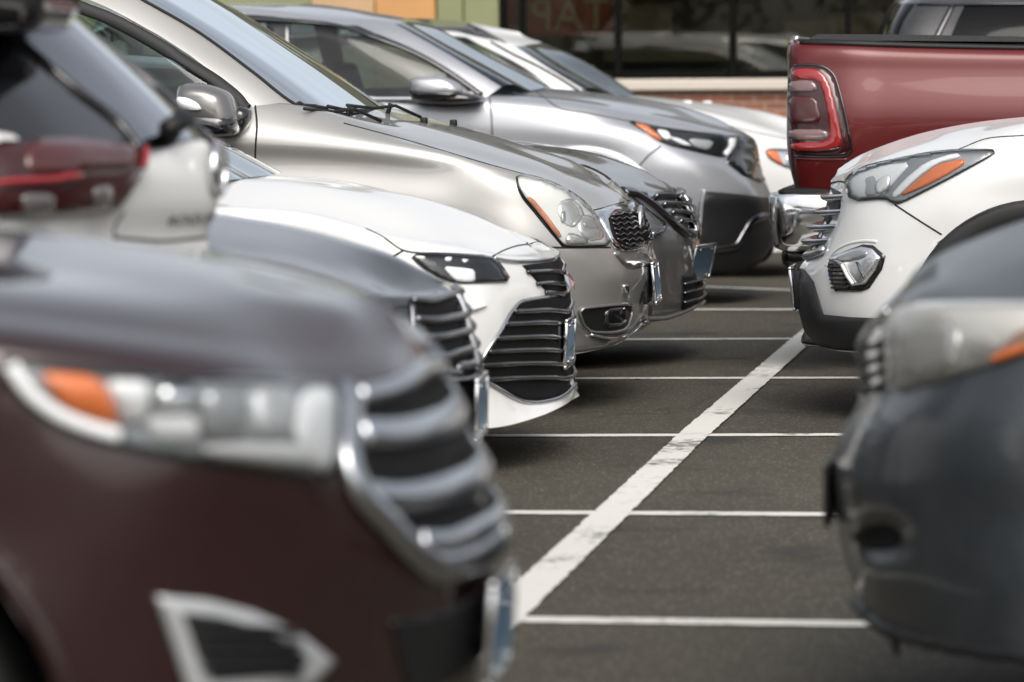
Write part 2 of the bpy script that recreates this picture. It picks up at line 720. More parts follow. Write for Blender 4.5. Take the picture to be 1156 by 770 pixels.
# ------------------------------------------------------------------ the car builder
class Car:
    def __init__(self, name, label, cat, Yc, W, d, nose, length, mat, group=None):
        self.Yc, self.W, self.d, self.mat, self.L = Yc, W, d, mat, length
        self.nx = P(nose[0], nose[1], Yc).x
        self.fx = self.nx - d * length
        self.root = empty(name, (self.nx - d * length / 2, Yc, 0))
        tag(self.root, label, cat, group)
        self.arches = []
        self.gaps = []
        self.body = self.cabin_s = None
        self.p = {}

    # -- control rows -> surface
    def ctrl(self, S, rows, far=None, corner=.3):
        out = []
        for k, row in enumerate(rows):
            pts = []
            for c, q in enumerate(row):
                s = q[2] if len(q) > 2 else S[c]
                pts.append(P(q[0], q[1], self.Yc + s))
            a = pts[0]
            s = a.y - self.Yc
            fx = self.fx if far is None else self.fx + self.d * far[k]
            e = [Vector((fx, self.Yc, a.z)), Vector((fx + self.d * .04, self.Yc + .6 * s, a.z)),
                 Vector((fx + self.d * corner, self.Yc + .97 * s, a.z))]
            out.append(e + pts)
        return out

    def shell(self, S, rows, hood, cowl, bumper=None, clad=0, deck='interior', arch=(), paint=None, far=None, nr=6, nc=8,
              rename=None, dents=()):
        """hood: first control row of the bonnet; cowl: control column where the bonnet starts; bumper=(row, col);
        clad: rows below this are black cladding; arch: wheel openings (x, z, radius)."""
        self.body = Surf(self.ctrl(S, rows, far), self.Yc, nr, nc)
        for u0, v0, ru, rv, dep in dents:
            for p in self.body.vs:
                u, v = proj(p)
                q = ((u - u0) / ru) ** 2 + ((v - v0) / rv) ** 2
                if q < 1 and p.y < self.Yc - .1:
                    p += (p - CAM).normalized() * dep * (1 - q) ** 1.5
        if dents:
            self.body.bvh = BVHTree.FromPolygons(self.body.vs, self.body.fs)
        if arch:
            self.arches = list(arch)
        W = self.W
        # wheel openings: the grid is pulled onto the circle, then the faces inside it are left out
        S_, nc_ = self.body, self.body.ncol
        for ax, az, ar in self.arches:
            def rad(p):
                return math.hypot(p.x - ax, p.z - az)
            side = [p.y < self.Yc - W + .38 for p in S_.vs]
            ins = [side[i] and rad(p) < ar for i, p in enumerate(S_.vs)]
            edge = set()
            for f in S_.fs:
                k = [ins[i] for i in f]
                if any(k) and not all(k):
                    edge |= {i for i in f if ins[i]}
            for i in edge:
                p = S_.vs[i]
                r_ = max(1e-4, rad(p))
                p.x, p.z = ax + (p.x - ax) * ar / r_, az + (p.z - az) * ar / r_
            for f in S_.fs:
                if all(ins[i] for i in f):
                    S_.cut.add(f)
        if self.arches:
            S_.bvh = BVHTree.FromPolygons(S_.vs, [f for f in S_.fs])

        def rule(r, c, p):
            c -= 3
            if r >= hood:
                return 'hood' if c >= cowl else 'interior'
            if clad and r < clad:
                return 'lower_cladding'
            if bumper and r < bumper[0] and c >= bumper[1]:
                return 'bumper'
            return 'body'
        paint = paint or {}
        for k, (v, f, n) in self.body.parts(rule).items():
            m = paint.get(k, {'interior': 'interior', 'lower_cladding': 'grey_plastic'}.get(k, self.mat))
            nm = (rename or {}).get(k, {'interior': 'cabin_floor'}.get(k, k))
            for (g, nn) in islands((v, f), n):
                if len(g[1]) > 3:
                    self.p[k] = obj(nm, g, m, self.root, normals=nn)
        # the underside, a little above the sills
        row = self.body.g[0]
        zb = min(p.z for p in row) + .04
        xm = (self.nx + self.fx) / 2
        half = [Vector((xm + (p.x - xm) * .80, self.Yc + (p.y - self.Yc) * .90, zb)) for p in row[::2]]
        half = [p for p in half]
        other = [Vector((p.x, 2 * self.Yc - p.y, p.z)) for p in reversed(half) if p.y < self.Yc - 1e-3]
        outl = half + other
        up = [p + Vector((0, 0, .04)) for p in outl]
        n = len(outl)
        obj('underbody', (outl + up, [tuple(range(n)), tuple(range(2 * n - 1, n - 1, -1))] +
                          [(i, (i + 1) % n, n + (i + 1) % n, n + i) for i in range(n)]), 'rubber', self.root, smooth=False)

    def wheels(self, spots, R_=.345, w=.225, lip=.03, lipmat=None, inset=.10, rimmat='alloy', liner=True):
        for ax, az, ar in spots:
            for sgn in (-1, 1):
                yo = self.Yc + sgn * (self.W - inset - w / 2)
                c = Vector((ax, yo, R_))
                r = .66 * R_
                tp = [(r * .9, -w * .40), (r, -w * .44), (R_ * .86, -w * .52), (R_ * .965, -w * .46), (R_, -w * .34), (R_, w * .34),
                      (R_ * .965, w * .46), (R_ * .86, w * .52), (r, w * .44), (r * .9, w * .40)]
                hub = lathe([(0.001, -w * .1), (r * .55, -w * .1), (r * .55, w * .1), (0.001, w * .1)], c, 32)
                wh = obj('wheel', hub, 'black_plastic', self.root)
                obj('tyre', lathe(tp, c, 56), 'rubber', wh)
                g = [lathe([(r * .84, -w * .36), (r * .98, -w * .45), (r * 1.0, -w * .3), (r * .98, w * .3), (r * .84, w * .36)], c, 48),
                     lathe([(.001, sgn * w * .34), (r * .2, sgn * w * .34), (r * .24, sgn * w * .22), (.001, sgn * w * .2)], c, 24)]
                for k in range(5):
                    a = 2 * math.pi * k / 5 + .3
                    for da in (-.1, .1):
                        dr = Vector((math.cos(a), 0, math.sin(a)))
                        de = Vector((math.cos(a + da), 0, math.sin(a + da)))
                        pts = [c + dr * r * .15 + Vector((0, sgn * w * .3, 0)), c + de * r * .55 + Vector((0, sgn * w * .34, 0)),
                               c + de * r * .95 + Vector((0, sgn * w * .4, 0))]
                        g.append(sweep(pts, [Vector((0, sgn, 0))] * 3, .035, .02, 6))
                obj('rim', join(*g), rimmat, wh)
        # dark liners, and lips round the openings
        gl, gr = [], []
        for ax, az, ar in spots:
            for sgn in (-1, 1):
                V, F = [], []
                n = 28
                for k in range(n + 1):
                    a = math.pi * (k / n * 1.16 - .08)
                    for s in (self.W - .03, self.W - .40):
                        V.append(Vector((ax + (ar + .004) * math.cos(a), self.Yc + sgn * s, az + (ar + .004) * math.sin(a))))
                for k in range(n):
                    F.append((2 * k, 2 * k + 1, 2 * k + 3, 2 * k + 2))
                V.append(Vector((ax, self.Yc + sgn * (self.W - .40), az)))
                for k in range(n):
                    F.append((2 * k + 1, len(V) - 1, 2 * k + 3))
                gl.append((V, F))
            # lip laid on the real side surface
            path, nr = [], []
            for k in range(37):
                a = math.pi * (k / 36 * 1.2 - .1)
                rr = ar + lip * .42
                x, z = ax + rr * math.cos(a), az + rr * math.sin(a)
                q, nn, _, _ = self.body.bvh.ray_cast(Vector((x, self.Yc - 3, z)), Vector((0, 1, 0)))
                if q is None:
                    continue
                if nn.y > 0:
                    nn = -nn
                path.append(q)
                nr.append(nn)
            if len(path) > 5:
                g = sweep(path, nr, lip, .03, 10)
                gr += [g, mirror(g, self.Yc)]
        for g in gl:
            obj('wheel_liner', g, 'rubber', self.root)
        if gr:
            for g in gr:
                obj('wheel_arch', g, lipmat or self.mat, self.root)

    def cabin(self, S, rows, pillar, far, nr=5, nc=6, glass_side='side_glass', glass_front='windscreen', roofmat=None, top=2,
              pillarmat=None, tail=False, rear_glass='dark_glass', corner=.3):
        """Columns up to `pillar` are side window, pillar..pillar+1 the windscreen pillar, the rest windscreen; rows from `top` up roof."""
        self.cabin_s = Surf(self.ctrl(S, rows, far, corner), self.Yc, nr, nc)

        def rule(r, c, p):
            if r >= top:
                return 'roof'
            if c < 2:
                return 'rear_window'
            if c < 3:
                return 'roof'
            if c - 3 < pillar:
                return 'side_window'
            if c - 3 < pillar + 1:
                return 'windscreen_pillar'
            return 'windscreen'
        mats = {'roof': roofmat or self.mat, 'side_window': glass_side, 'windscreen_pillar': pillarmat or self.mat,
                'windscreen': glass_front, 'rear_window': rear_glass}
        ren = {'rear_window': 'windscreen', 'windscreen': 'rear_window', 'windscreen_pillar': 'rear_pillar'} if tail else {}
        for k, (v, f, n) in self.cabin_s.parts(rule).items():
            for (g, nn) in islands((v, f), n):
                self.p[k] = obj(ren.get(k, k), g, mats[k], self.root, normals=nn)

    # -- parts laid on the shell
    def both(self, name, geo, mat, parent=None, sep=True):
        """One part on each side of the car: one mesh, or two parts when sep."""
        par = parent or self.root
        if name in ('grille', 'lower_grille', 'upper_grille'):
            return obj(name, weld(geo, self.Yc), mat, par)
        if sep:
            return [obj(name, geo, mat, par if not isinstance(par, list) else par[0]),
                    obj(name, mirror(geo, self.Yc), mat, par if not isinstance(par, list) else par[1])]
        return obj(name, join(geo, mirror(geo, self.Yc)), mat, par)

    def gap(self, *lines, surf=None, w=.007, curve=True):
        for l in lines:
            g = bar(surf or self.body, l, w, .005, .0, curve=curve, seg=6)
            self.gaps += [g, mirror(g, self.Yc)]

    def slat(self, name, line, w, h, off, mat, parent=None, **kw):
        return obj(name, bar(self.body, line, w, h, off, full=True, **kw), mat, parent or self.root)

    def finish(self):
        for g in self.gaps:
            obj('panel_gap', g, 'seam', self.root)

    def headlight(self, poly, housing='lamp_grey', lens='lens_glass', pieces=(), bulge=.02, bw=14, soft=1, step=5, rim=True,
                  name='headlight', rimw=.008):
        """pieces: (name, polygon or line, material, offset, bulge)."""
        s = self.body
        hl = self.both(name, patch(s, poly, .003, 0, step=step, soft=soft), housing, sep=True)
        for nm, pg, mt, off, bu in pieces:
            if nm.startswith('bar:'):
                w, h = bu
                self.both(nm[4:], bar(s, pg, w, h, off), mt, hl, sep=True)
            else:
                self.both(nm, patch(s, pg, off, bu, bw=5, step=max(2.0, step * .6), soft=1, skirt=off), mt, hl, sep=True)
        if lens:
            self.both('lens', patch(s, poly, .012, bulge, bw=bw, step=step, soft=soft, skirt=.012), lens, hl, sep=True)
        if rim:
            self.both('bezel', bar(s, smooth_poly(poly, soft), rimw, .012, .004, closed=True, curve=False), 'gloss_black', hl, sep=True)
        return hl

    def plate(self, u, v, yaw=0.0, tilt=0.0, mat='plate_blue', frame='chrome', w=.305, h=.155, x_off=0.0, s=0.0, name='licence_plate'):
        c = P(u, v, self.Yc + s)
        m = Matrix.Translation(c + Vector((self.d * x_off, 0, 0))) @ Matrix.Rotation(yaw, 4, 'Z') @ Matrix.Rotation(tilt, 4, 'Y')

        def T(g):
            return [m @ p for p in g[0]], g[1]
        o = obj(name, T(box(-.003, .003, -w / 2, w / 2, -h / 2, h / 2, .002)), mat, self.root, smooth=False)
        if frame:
            t = .011
            fr = join(box(-.006, .007, -w / 2 - t, w / 2 + t, h / 2 - .004, h / 2 + t, .003), box(-.006, .007, -w / 2 - t, w / 2 + t, -h / 2 - t, -h / 2 + .004, .003),
                      box(-.006, .007, -w / 2 - t, -w / 2 + .004, -h / 2, h / 2, .003), box(-.006, .007, w / 2 - .004, w / 2 + t, -h / 2, h / 2, .003))
            obj('plate_frame', T(fr), frame, o)
            sc = []
            for a in (-1, 1):
                for b in (-1, 1):
                    q = lathe([(.001, -.004), (.006, -.003), (.006, .003), (.001, .003)], Vector((0, 0, 0)), 10)
                    sc.append(([Vector((self.d * (.006 - p.y), p.x + a * .09, p.z + b * (h / 2 - .014))) for p in q[0]], q[1]))
            for q in sc:
                obj('plate_screw', T(q), 'satin_chrome', o)
        return o

    def seats(self, xs, z=.62, top=1.22):
        for x in xs:
            for sg in (-1, 1):
                y = self.Yc + sg * .38
                d = self.d
                st = obj('seat', join(box(x - .25, x + .27, y - .25, y + .25, z - .2, z + .02, .07, 3)), 'seat_cloth', self.root)
                lean = Matrix.Translation((x - d * .24, y, z)) @ Matrix.Rotation(-d * R(18), 4, 'Y')
                bk = box(-.07, .07, -.24, .24, -.05, top - z - .2, .06, 3)
                hd = box(-.05, .05, -.13, .13, top - z - .15, top - z + .06, .045, 3)
                po = join(box(-.008, .008, -.07, -.055, top - z - .22, top - z - .13), box(-.008, .008, .055, .07, top - z - .22, top - z - .13))
                obj('seat_back', ([lean @ p for p in bk[0]], bk[1]), 'seat_cloth', st)
                obj('headrest', ([lean @ p for p in hd[0]], hd[1]), 'seat_cloth', st)

    def dashboard(self, x0, x1, z0, z1):
        obj('dashboard', box(min(x0, x1), max(x0, x1), self.Yc - self.W + .2, self.Yc + self.W - .2, z0, z1, .06, 3), 'interior', self.root)
        c = Vector((x0 - self.d * .16, self.Yc + .38 * self.d, z1 - .05))
        pts = [c + Vector((.06 * self.d * math.sin(a), .18 * math.cos(a), .18 * math.sin(a))) for a in [2 * math.pi * k / 28 for k in range(28)]]
        obj('steering_wheel', sweep(pts, [Vector((1, 0, 0))] * 28, .03, .03, 8, True), 'black_plastic', self.root)


def wx(car, u, v, s):
    return P(u, v, car.Yc + s)
# ------------------------------------------------------------------ the place: sky, sun, ground, markings, shop
w = bpy.data.worlds.new('World')
SC.world = w
w.use_nodes = True
nt = w.node_tree
bg = nt.nodes['Background']
sky = nt.nodes.new('ShaderNodeTexSky')
sky.sky_type = 'NISHITA'
sky.sun_disc = False
SUN_EL, SUN_AZ = R(47), R(160)   # azimuth measured from +Y clockwise: behind the camera, a little to the left
sky.sun_elevation = SUN_EL
sky.sun_rotation = SUN_AZ
sky.air_density = 1.0
sky.dust_density = 5.0
sky.ozone_density = 1.0
hs = nt.nodes.new('ShaderNodeHueSaturation')
hs.inputs['Saturation'].default_value = .32
nt.links.new(sky.outputs[0], hs.inputs['Color'])
# an overcast: broken, uneven cloud brightness over the whole sky
tc = nt.nodes.new('ShaderNodeTexCoord')
mp = nt.nodes.new('ShaderNodeMapping')
mp.inputs['Scale'].default_value = (1.2, 1.2, 2.6)
nt.links.new(tc.outputs['Generated'], mp.inputs[0])
cn = nt.nodes.new('ShaderNodeTexNoise')
cn.inputs['Scale'].default_value = 1.7
cn.inputs['Detail'].default_value = 6
cn.inputs['Roughness'].default_value = .55
nt.links.new(mp.outputs[0], cn.inputs['Vector'])
crp = nt.nodes.new('ShaderNodeMapRange')
crp.inputs[1].default_value, crp.inputs[2].default_value = .33, .68
crp.inputs[3].default_value, crp.inputs[4].default_value = .75, 1.3
nt.links.new(cn.outputs['Fac'], crp.inputs[0])
ml = nt.nodes.new('ShaderNodeVectorMath')
ml.operation = 'SCALE'
nt.links.new(hs.outputs[0], ml.inputs[0])
nt.links.new(crp.outputs[0], ml.inputs['Scale'])
nt.links.new(ml.outputs[0], bg.inputs['Color'])
bg.inputs['Strength'].default_value = SKY_STRENGTH

sun = bpy.data.lights.new('sun', 'SUN')
sun.energy = SUN_STRENGTH
sun.angle = R(SUN_ANGLE)
sun.color = (1, .96, .9)
so = bpy.data.objects.new('sun', sun)
sd = Vector((math.sin(SUN_AZ) * math.cos(SUN_EL), math.cos(SUN_AZ) * math.cos(SUN_EL), math.sin(SUN_EL)))
so.rotation_euler = sd.to_track_quat('Z', 'Y').to_euler()
so.location = (0, 0, 30)
COL.objects.link(so)

SC.view_settings.view_transform = 'Standard'
SC.view_settings.look = 'None'
SC.view_settings.gamma = 1
SC.view_settings.exposure = EXPOSURE
SC.cycles.use_denoising = True
SC.cycles.transparent_max_bounces = 16
SC.cycles.max_bounces = 10
SC.cycles.caustics_reflective = False
SC.cycles.caustics_refractive = False


def asphalt():
    m, nt, b = nodes_of('asphalt')
    tc = nt.nodes.new('ShaderNodeTexCoord')

    def noise(sc, det=4, ro=.6, stretch=None):
        n = nt.nodes.new('ShaderNodeTexNoise')
        n.inputs['Scale'].default_value = sc
        n.inputs['Detail'].default_value = det
        n.inputs['Roughness'].default_value = ro
        if stretch:
            mp = nt.nodes.new('ShaderNodeMapping')
            mp.inputs['Scale'].default_value = stretch
            nt.links.new(tc.outputs['Object'], mp.inputs[0])
            nt.links.new(mp.outputs[0], n.inputs['Vector'])
        else:
            nt.links.new(tc.outputs['Object'], n.inputs['Vector'])
        return n

    def ramp(src, a, b_, lo, hi):
        r = nt.nodes.new('ShaderNodeMapRange')
        r.inputs[1].default_value, r.inputs[2].default_value = a, b_
        r.inputs[3].default_value, r.inputs[4].default_value = lo, hi
        nt.links.new(src, r.inputs[0])
        return r.outputs[0]

    def mix(fac, a, b_):
        x = nt.nodes.new('ShaderNodeMix')
        x.data_type = 'RGBA'
        nt.links.new(fac, x.inputs[0])
        for i, s in ((6, a), (7, b_)):
            if isinstance(s, tuple):
                x.inputs[i].default_value = (*s, 1)
            else:
                nt.links.new(s, x.inputs[i])
        return x.outputs[2]
    big, mid, fine = noise(.5, 5), noise(14, 6, .7), noise(150, 4, .75)
    c = mix(ramp(big.outputs['Fac'], .3, .7, 0, 1), (.031, .027, .018), (.059, .052, .037))
    c = mix(ramp(mid.outputs['Fac'], .35, .75, 0, .6), c, (.092, .081, .058))
    c = mix(ramp(fine.outputs['Fac'], .36, .5, .65, 0), c, (.012, .012, .011))
    vo = nt.nodes.new('ShaderNodeTexVoronoi')
    vo.inputs['Scale'].default_value = 48
    nt.links.new(tc.outputs['Object'], vo.inputs['Vector'])
    c = mix(ramp(vo.outputs['Distance'], .10, .26, .9, 0), c, (.26, .24, .20))
    # oil drips where engines stand
    oil = noise(1.6, 4, .6)
    c = mix(ramp(oil.outputs['Fac'], .57, .70, 0, .7), c, (.014, .013, .012))
    # hairline cracks
    vc = nt.nodes.new('ShaderNodeTexVoronoi')
    vc.feature = 'DISTANCE_TO_EDGE'
    vc.inputs['Scale'].default_value = .42
    wv = nt.nodes.new('ShaderNodeVectorMath')
    wv.operation = 'MULTIPLY_ADD'
    wn = noise(1.1, 6, .7)
    nt.links.new(wn.outputs['Color'], wv.inputs[0])
    wv.inputs[1].default_value = (1.1, 1.1, 0)
    nt.links.new(tc.outputs['Object'], wv.inputs[2])
    nt.links.new(wv.outputs[0], vc.inputs['Vector'])
    brk = noise(.8, 3, .5)
    ck = nt.nodes.new('ShaderNodeMath')
    ck.operation = 'MULTIPLY'
    nt.links.new(ramp(vc.outputs['Distance'], .0, .006, .8, 0), ck.inputs[0])
    nt.links.new(ramp(brk.outputs['Fac'], .48, .58, 0, 1), ck.inputs[1])
    c = mix(ck.outputs[0], c, (.010, .009, .008))
    nt.links.new(c, b.inputs['Base Color'])
    b.inputs['Roughness'].default_value = .82
    b.inputs['Specular IOR Level'].default_value = .35
    bp = nt.nodes.new('ShaderNodeBump')
    bp.inputs['Strength'].default_value = .7
    bp.inputs['Distance'].default_value = .006
    nt.links.new(fine.outputs['Fac'], bp.inputs['Height'])
    nt.links.new(bp.outputs['Normal'], b.inputs['Normal'])
    # road paint: the same asphalt showing through where the paint is worn
    m2, n2, b2 = nodes_of('road_paint')
    setp(b2, base=(.62, .61, .57), rough=.7)
    t2 = n2.nodes.new('ShaderNodeTexCoord')
    na = n2.nodes.new('ShaderNodeTexNoise')
    na.inputs['Scale'].default_value = 26
    na.inputs['Detail'].default_value = 9
    na.inputs['Roughness'].default_value = .75
    n2.links.new(t2.outputs['Object'], na.inputs['Vector'])
    nb = n2.nodes.new('ShaderNodeTexNoise')
    nb.inputs['Scale'].default_value = 2.3
    nb.inputs['Detail'].default_value = 3
    n2.links.new(t2.outputs['Object'], nb.inputs['Vector'])
    add = n2.nodes.new('ShaderNodeMath')
    add.operation = 'MULTIPLY_ADD'
    add.inputs[1].default_value = .9
    n2.links.new(nb.outputs['Fac'], add.inputs[0])
    n2.links.new(na.outputs['Fac'], add.inputs[2])
    rr = n2.nodes.new('ShaderNodeMapRange')
    rr.inputs[1].default_value, rr.inputs[2].default_value = 1.03, 1.18
    n2.links.new(add.outputs[0], rr.inputs[0])
    mx = n2.nodes.new('ShaderNodeMix')
    mx.data_type = 'RGBA'
    mx.inputs[7].default_value = (.075, .072, .062, 1)
    n2.links.new(rr.outputs[0], mx.inputs[0])
    g2 = n2.nodes.new('ShaderNodeMix')
    g2.data_type = 'RGBA'
    g2.inputs[6].default_value = (.66, .65, .61, 1)
    g2.inputs[7].default_value = (.47, .46, .42, 1)
    n2.links.new(na.outputs['Fac'], g2.inputs[0])
    n2.links.new(g2.outputs[2], mx.inputs[6])
    n2.links.new(mx.outputs[2], b2.inputs['Base Color'])


asphalt()
g = obj('car_park_ground', sheet([(-300, -200, 0), (300, -200, 0), (300, 500, 0), (-300, 500, 0)]), 'asphalt')
tag(g, kind='structure')


def line_geo(a, b, wid, z, seg=60, rag=.006):
    """A painted stripe with slightly ragged edges."""
    a, b = Vector(a), Vector(b)
    d = (b - a).normalized()
    n = Vector((-d.y, d.x, 0))
    V, F = [], []
    for i in range(seg + 1):
        p = a.lerp(b, i / seg)
        for sg in (-1, 1):
            q = p + n * sg * (wid / 2 + random.uniform(-rag, rag))
            V.append(Vector((q.x, q.y, z)))
    for i in range(seg):
        F.append((2 * i, 2 * i + 1, 2 * i + 3, 2 * i + 2))
    return V, F


def park_line(name, px, wid, z, ext0, ext1, seg=200, rag=.005):
    a, b = G(*px[0]), G(*px[1])
    d = (b - a).normalized()
    return tag(obj(name, line_geo(a - d * ext0, b + d * ext1, wid, z, seg, rag), 'road_paint', smooth=False), kind='structure')


for k, (pa, pb) in enumerate([((585, 700.5), (990, 706)), ((556, 579.3), (935, 581.8)), ((560, 492.7), (945, 491.6)), ((640, 428), (965, 427.2)),
                              ((715, 383.8), (895, 383)), ((735, 350), (905, 350)), ((792, 324), (893, 328))]):
    park_line('parking_line', (pa, pb), .105, .004, 3.2, 3.5, 260, .004)
# the thick line is built in two runs, as the worn, slightly crooked original
ca, cb, cc = G(606, 662), G(784, 491.5), G(911, 380)
d1 = (ca - cb).normalized()
cl = join(line_geo(ca + d1 * 9, cb, .115, .008, 420, .0035), line_geo(cb + d1 * .01, cc + (cc - cb).normalized() * 12, .118, .008, 500, .0035))
tag(obj('centre_line', cl, 'road_paint', smooth=False), kind='structure')

# ---- the shop front across the far end
BY = 37.0


def brick():
    m, nt, b = nodes_of('brick')
    tc = nt.nodes.new('ShaderNodeTexCoord')
    mp = nt.nodes.new('ShaderNodeMapping')
    mp.inputs['Rotation'].default_value = (R(90), 0, 0)
    br = nt.nodes.new('ShaderNodeTexBrick')
    br.inputs['Color1'].default_value = (.27, .10, .055, 1)
    br.inputs['Color2'].default_value = (.20, .075, .045, 1)
    br.inputs['Mortar'].default_value = (.30, .25, .21, 1)
    br.inputs['Scale'].default_value = 1
    br.inputs['Brick Width'].default_value = .2
    br.inputs['Row Height'].default_value = .068
    br.inputs['Mortar Size'].default_value = .006
    nt.links.new(tc.outputs['Object'], mp.inputs[0])
    nt.links.new(mp.outputs[0], br.inputs['Vector'])
    nt.links.new(br.outputs['Color'], b.inputs['Base Color'])
    b.inputs['Roughness'].default_value = .85


brick()
plain('stone_sill', (.52, .47, .40), .8, bump=.2, scale=40)
plain('ochre_panel', (.50, .26, .10), .75, vary=.1, scale=3)
plain('pale_ochre_panel', (.46, .30, .17), .75, vary=.1, scale=3)
plain('olive_panel', (.21, .225, .115), .7, vary=.1, scale=3)
plain('mullion', (.004, .004, .0035), .9, spec=.1)
plain('fascia', (.075, .07, .05), .8, scale=3)
plain('shop_floor', (.16, .15, .13), .5, scale=4, vary=.5)
plain('shop_wall', (.20, .185, .15), .9, scale=1.2, vary=.7)
plain('shop_shelf', (.15, .14, .12), .8, scale=2, vary=.8)
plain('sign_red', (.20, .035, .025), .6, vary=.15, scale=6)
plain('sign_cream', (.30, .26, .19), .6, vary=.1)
plain('poster_grey', (.20, .21, .20), .7, vary=.4, scale=5)
glass('shop_glass', (.70, .70, .62), ior=1.5, boost=1.1)

shop = empty('shop_building', (P(800, 80, BY).x, BY, 0))
tag(shop, 'long shop front with dark windows, cream sill and red brick base beyond the cars', 'building')
X = lambda u: P(u, 80, BY).x
Z = lambda v: P(800, v, BY).z
xl, xr = X(-500), X(1900)
obj('brick_base', box(X(566), xr, BY + .06, BY + .3, 0, Z(103), 0), 'brick', shop, smooth=False)
obj('window_sill', box(X(563), xr, BY - .02, BY + .34, Z(102), Z(89), .015), 'stone_sill', shop, smooth=False)
obj('ochre_panel', box(X(424), X(491), BY + .02, BY + .34, 0, 2.5, .01), 'ochre_panel', shop, smooth=False)
obj('ochre_panel', box(X(352), X(424) - .01, BY, BY + .34, 0, 2.5, .01), 'pale_ochre_panel', shop, smooth=False)
obj('olive_panel', box(xl, X(352) - .01, BY + .02, BY + .34, 0, 4.2, .01), 'olive_panel', shop, smooth=False)
for a, b in ((493, 522), (523.5, 562)):
    obj('olive_panel', box(X(a), X(b), BY + .04, BY + .34, 0, 4.2, .01), 'olive_panel', shop, smooth=False)
wt = 3.6
mull = [566, 588, 696, 826, 956, 1086, 1216, 1346, 1476, 1606, 1736, 1900]
for a, b in zip(mull, mull[1:]):
    fr = join(box(X(a) - .028, X(a) + .028, BY + .10, BY + .2, Z(88.5), wt), box(X(a) + .036, X(b) - .036, BY + .11, BY + .2, Z(88.5), Z(88.5) + .07),
              box(X(a) + .036, X(b) - .036, BY + .11, BY + .2, wt - .08, wt))
    wf = obj('window', fr, 'mullion', shop, smooth=False)
    obj('pane', box(X(a) + .037, X(b) - .037, BY + .15, BY + .158, Z(88.5) + .071, wt - .081), 'shop_glass', wf, smooth=False)
obj('fascia', box(X(352), X(491), BY + .03, BY + .34, 2.51, 4.2), 'fascia', shop, smooth=False)
obj('wall', join(box(X(562), xr, BY + .03, BY + .34, wt, 4.6), box(xl, X(562) - .02, BY + .05, BY + .36, 4.22, 4.6)), 'fascia', shop, smooth=False)
inn = join(box(X(565), xr, BY + 7, BY + 7.2, 0, 3.9), box(X(565) - .2, X(565), BY + .35, BY + 7, 0, 3.9))
obj('inner_wall', inn, 'shop_wall', shop, smooth=False)
obj('ceiling', box(X(565), xr, BY + .35, BY + 7, 3.62, 3.7), 'shop_shelf', shop, smooth=False)
obj('shop_floor', box(X(565), xr, BY + .35, BY + 7, .08, .12), 'shop_floor', shop, smooth=False)
# low displays standing behind the glass
rs = random.Random(3)
for k in range(13):
    u = 600 + k * 62 + rs.uniform(-15, 15)
    wd = rs.uniform(.5, 1.1)
    hh = rs.uniform(1.3, 2.0)
    yy = BY + rs.uniform(1.0, 3.2)
    x0 = P(u, 80, yy).x
    t = empty('display_shelf', (x0, yy, .12))
    tag(t, 'dim goods shelf standing inside behind the dark shop windows', 'shelf', 'shelves inside the shop windows')
    obj('shelf_frame', join(box(x0 - wd / 2, x0 + wd / 2, yy + .3, yy + .34, .12, hh), *[box(x0 - wd / 2, x0 + wd / 2, yy, yy + .3, .2 + q * .42, .23 + q * .42) for q in range(int(hh / .42))]),
        'shop_shelf', t, smooth=False)
# reflected store sign, painted as a red panel with mirrored letters behind the glass
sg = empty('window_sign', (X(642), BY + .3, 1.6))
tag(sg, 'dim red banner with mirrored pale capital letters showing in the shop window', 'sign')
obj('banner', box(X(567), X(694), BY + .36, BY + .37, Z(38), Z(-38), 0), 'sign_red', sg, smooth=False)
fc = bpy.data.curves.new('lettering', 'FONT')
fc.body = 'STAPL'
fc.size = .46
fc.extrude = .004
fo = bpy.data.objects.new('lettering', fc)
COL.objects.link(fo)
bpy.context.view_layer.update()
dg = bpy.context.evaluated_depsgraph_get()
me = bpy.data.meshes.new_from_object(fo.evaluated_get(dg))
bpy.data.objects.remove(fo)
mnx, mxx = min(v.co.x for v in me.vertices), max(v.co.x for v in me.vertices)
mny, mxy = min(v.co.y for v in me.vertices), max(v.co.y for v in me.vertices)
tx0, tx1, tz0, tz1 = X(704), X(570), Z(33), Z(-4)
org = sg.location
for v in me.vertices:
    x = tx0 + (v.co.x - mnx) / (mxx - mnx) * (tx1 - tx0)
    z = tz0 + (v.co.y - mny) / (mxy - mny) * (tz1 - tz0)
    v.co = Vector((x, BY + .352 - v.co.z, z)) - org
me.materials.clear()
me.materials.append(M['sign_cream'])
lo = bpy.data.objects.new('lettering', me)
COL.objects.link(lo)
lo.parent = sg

# ---- trees round the car park behind the camera: seen mirrored in the shop windows and the car sides
plain('bark', (.09, .07, .055), .9, bump=.4, scale=25)
plain('spring_leaf', (.07, .085, .04), .7, scale=1.5, vary=.4)


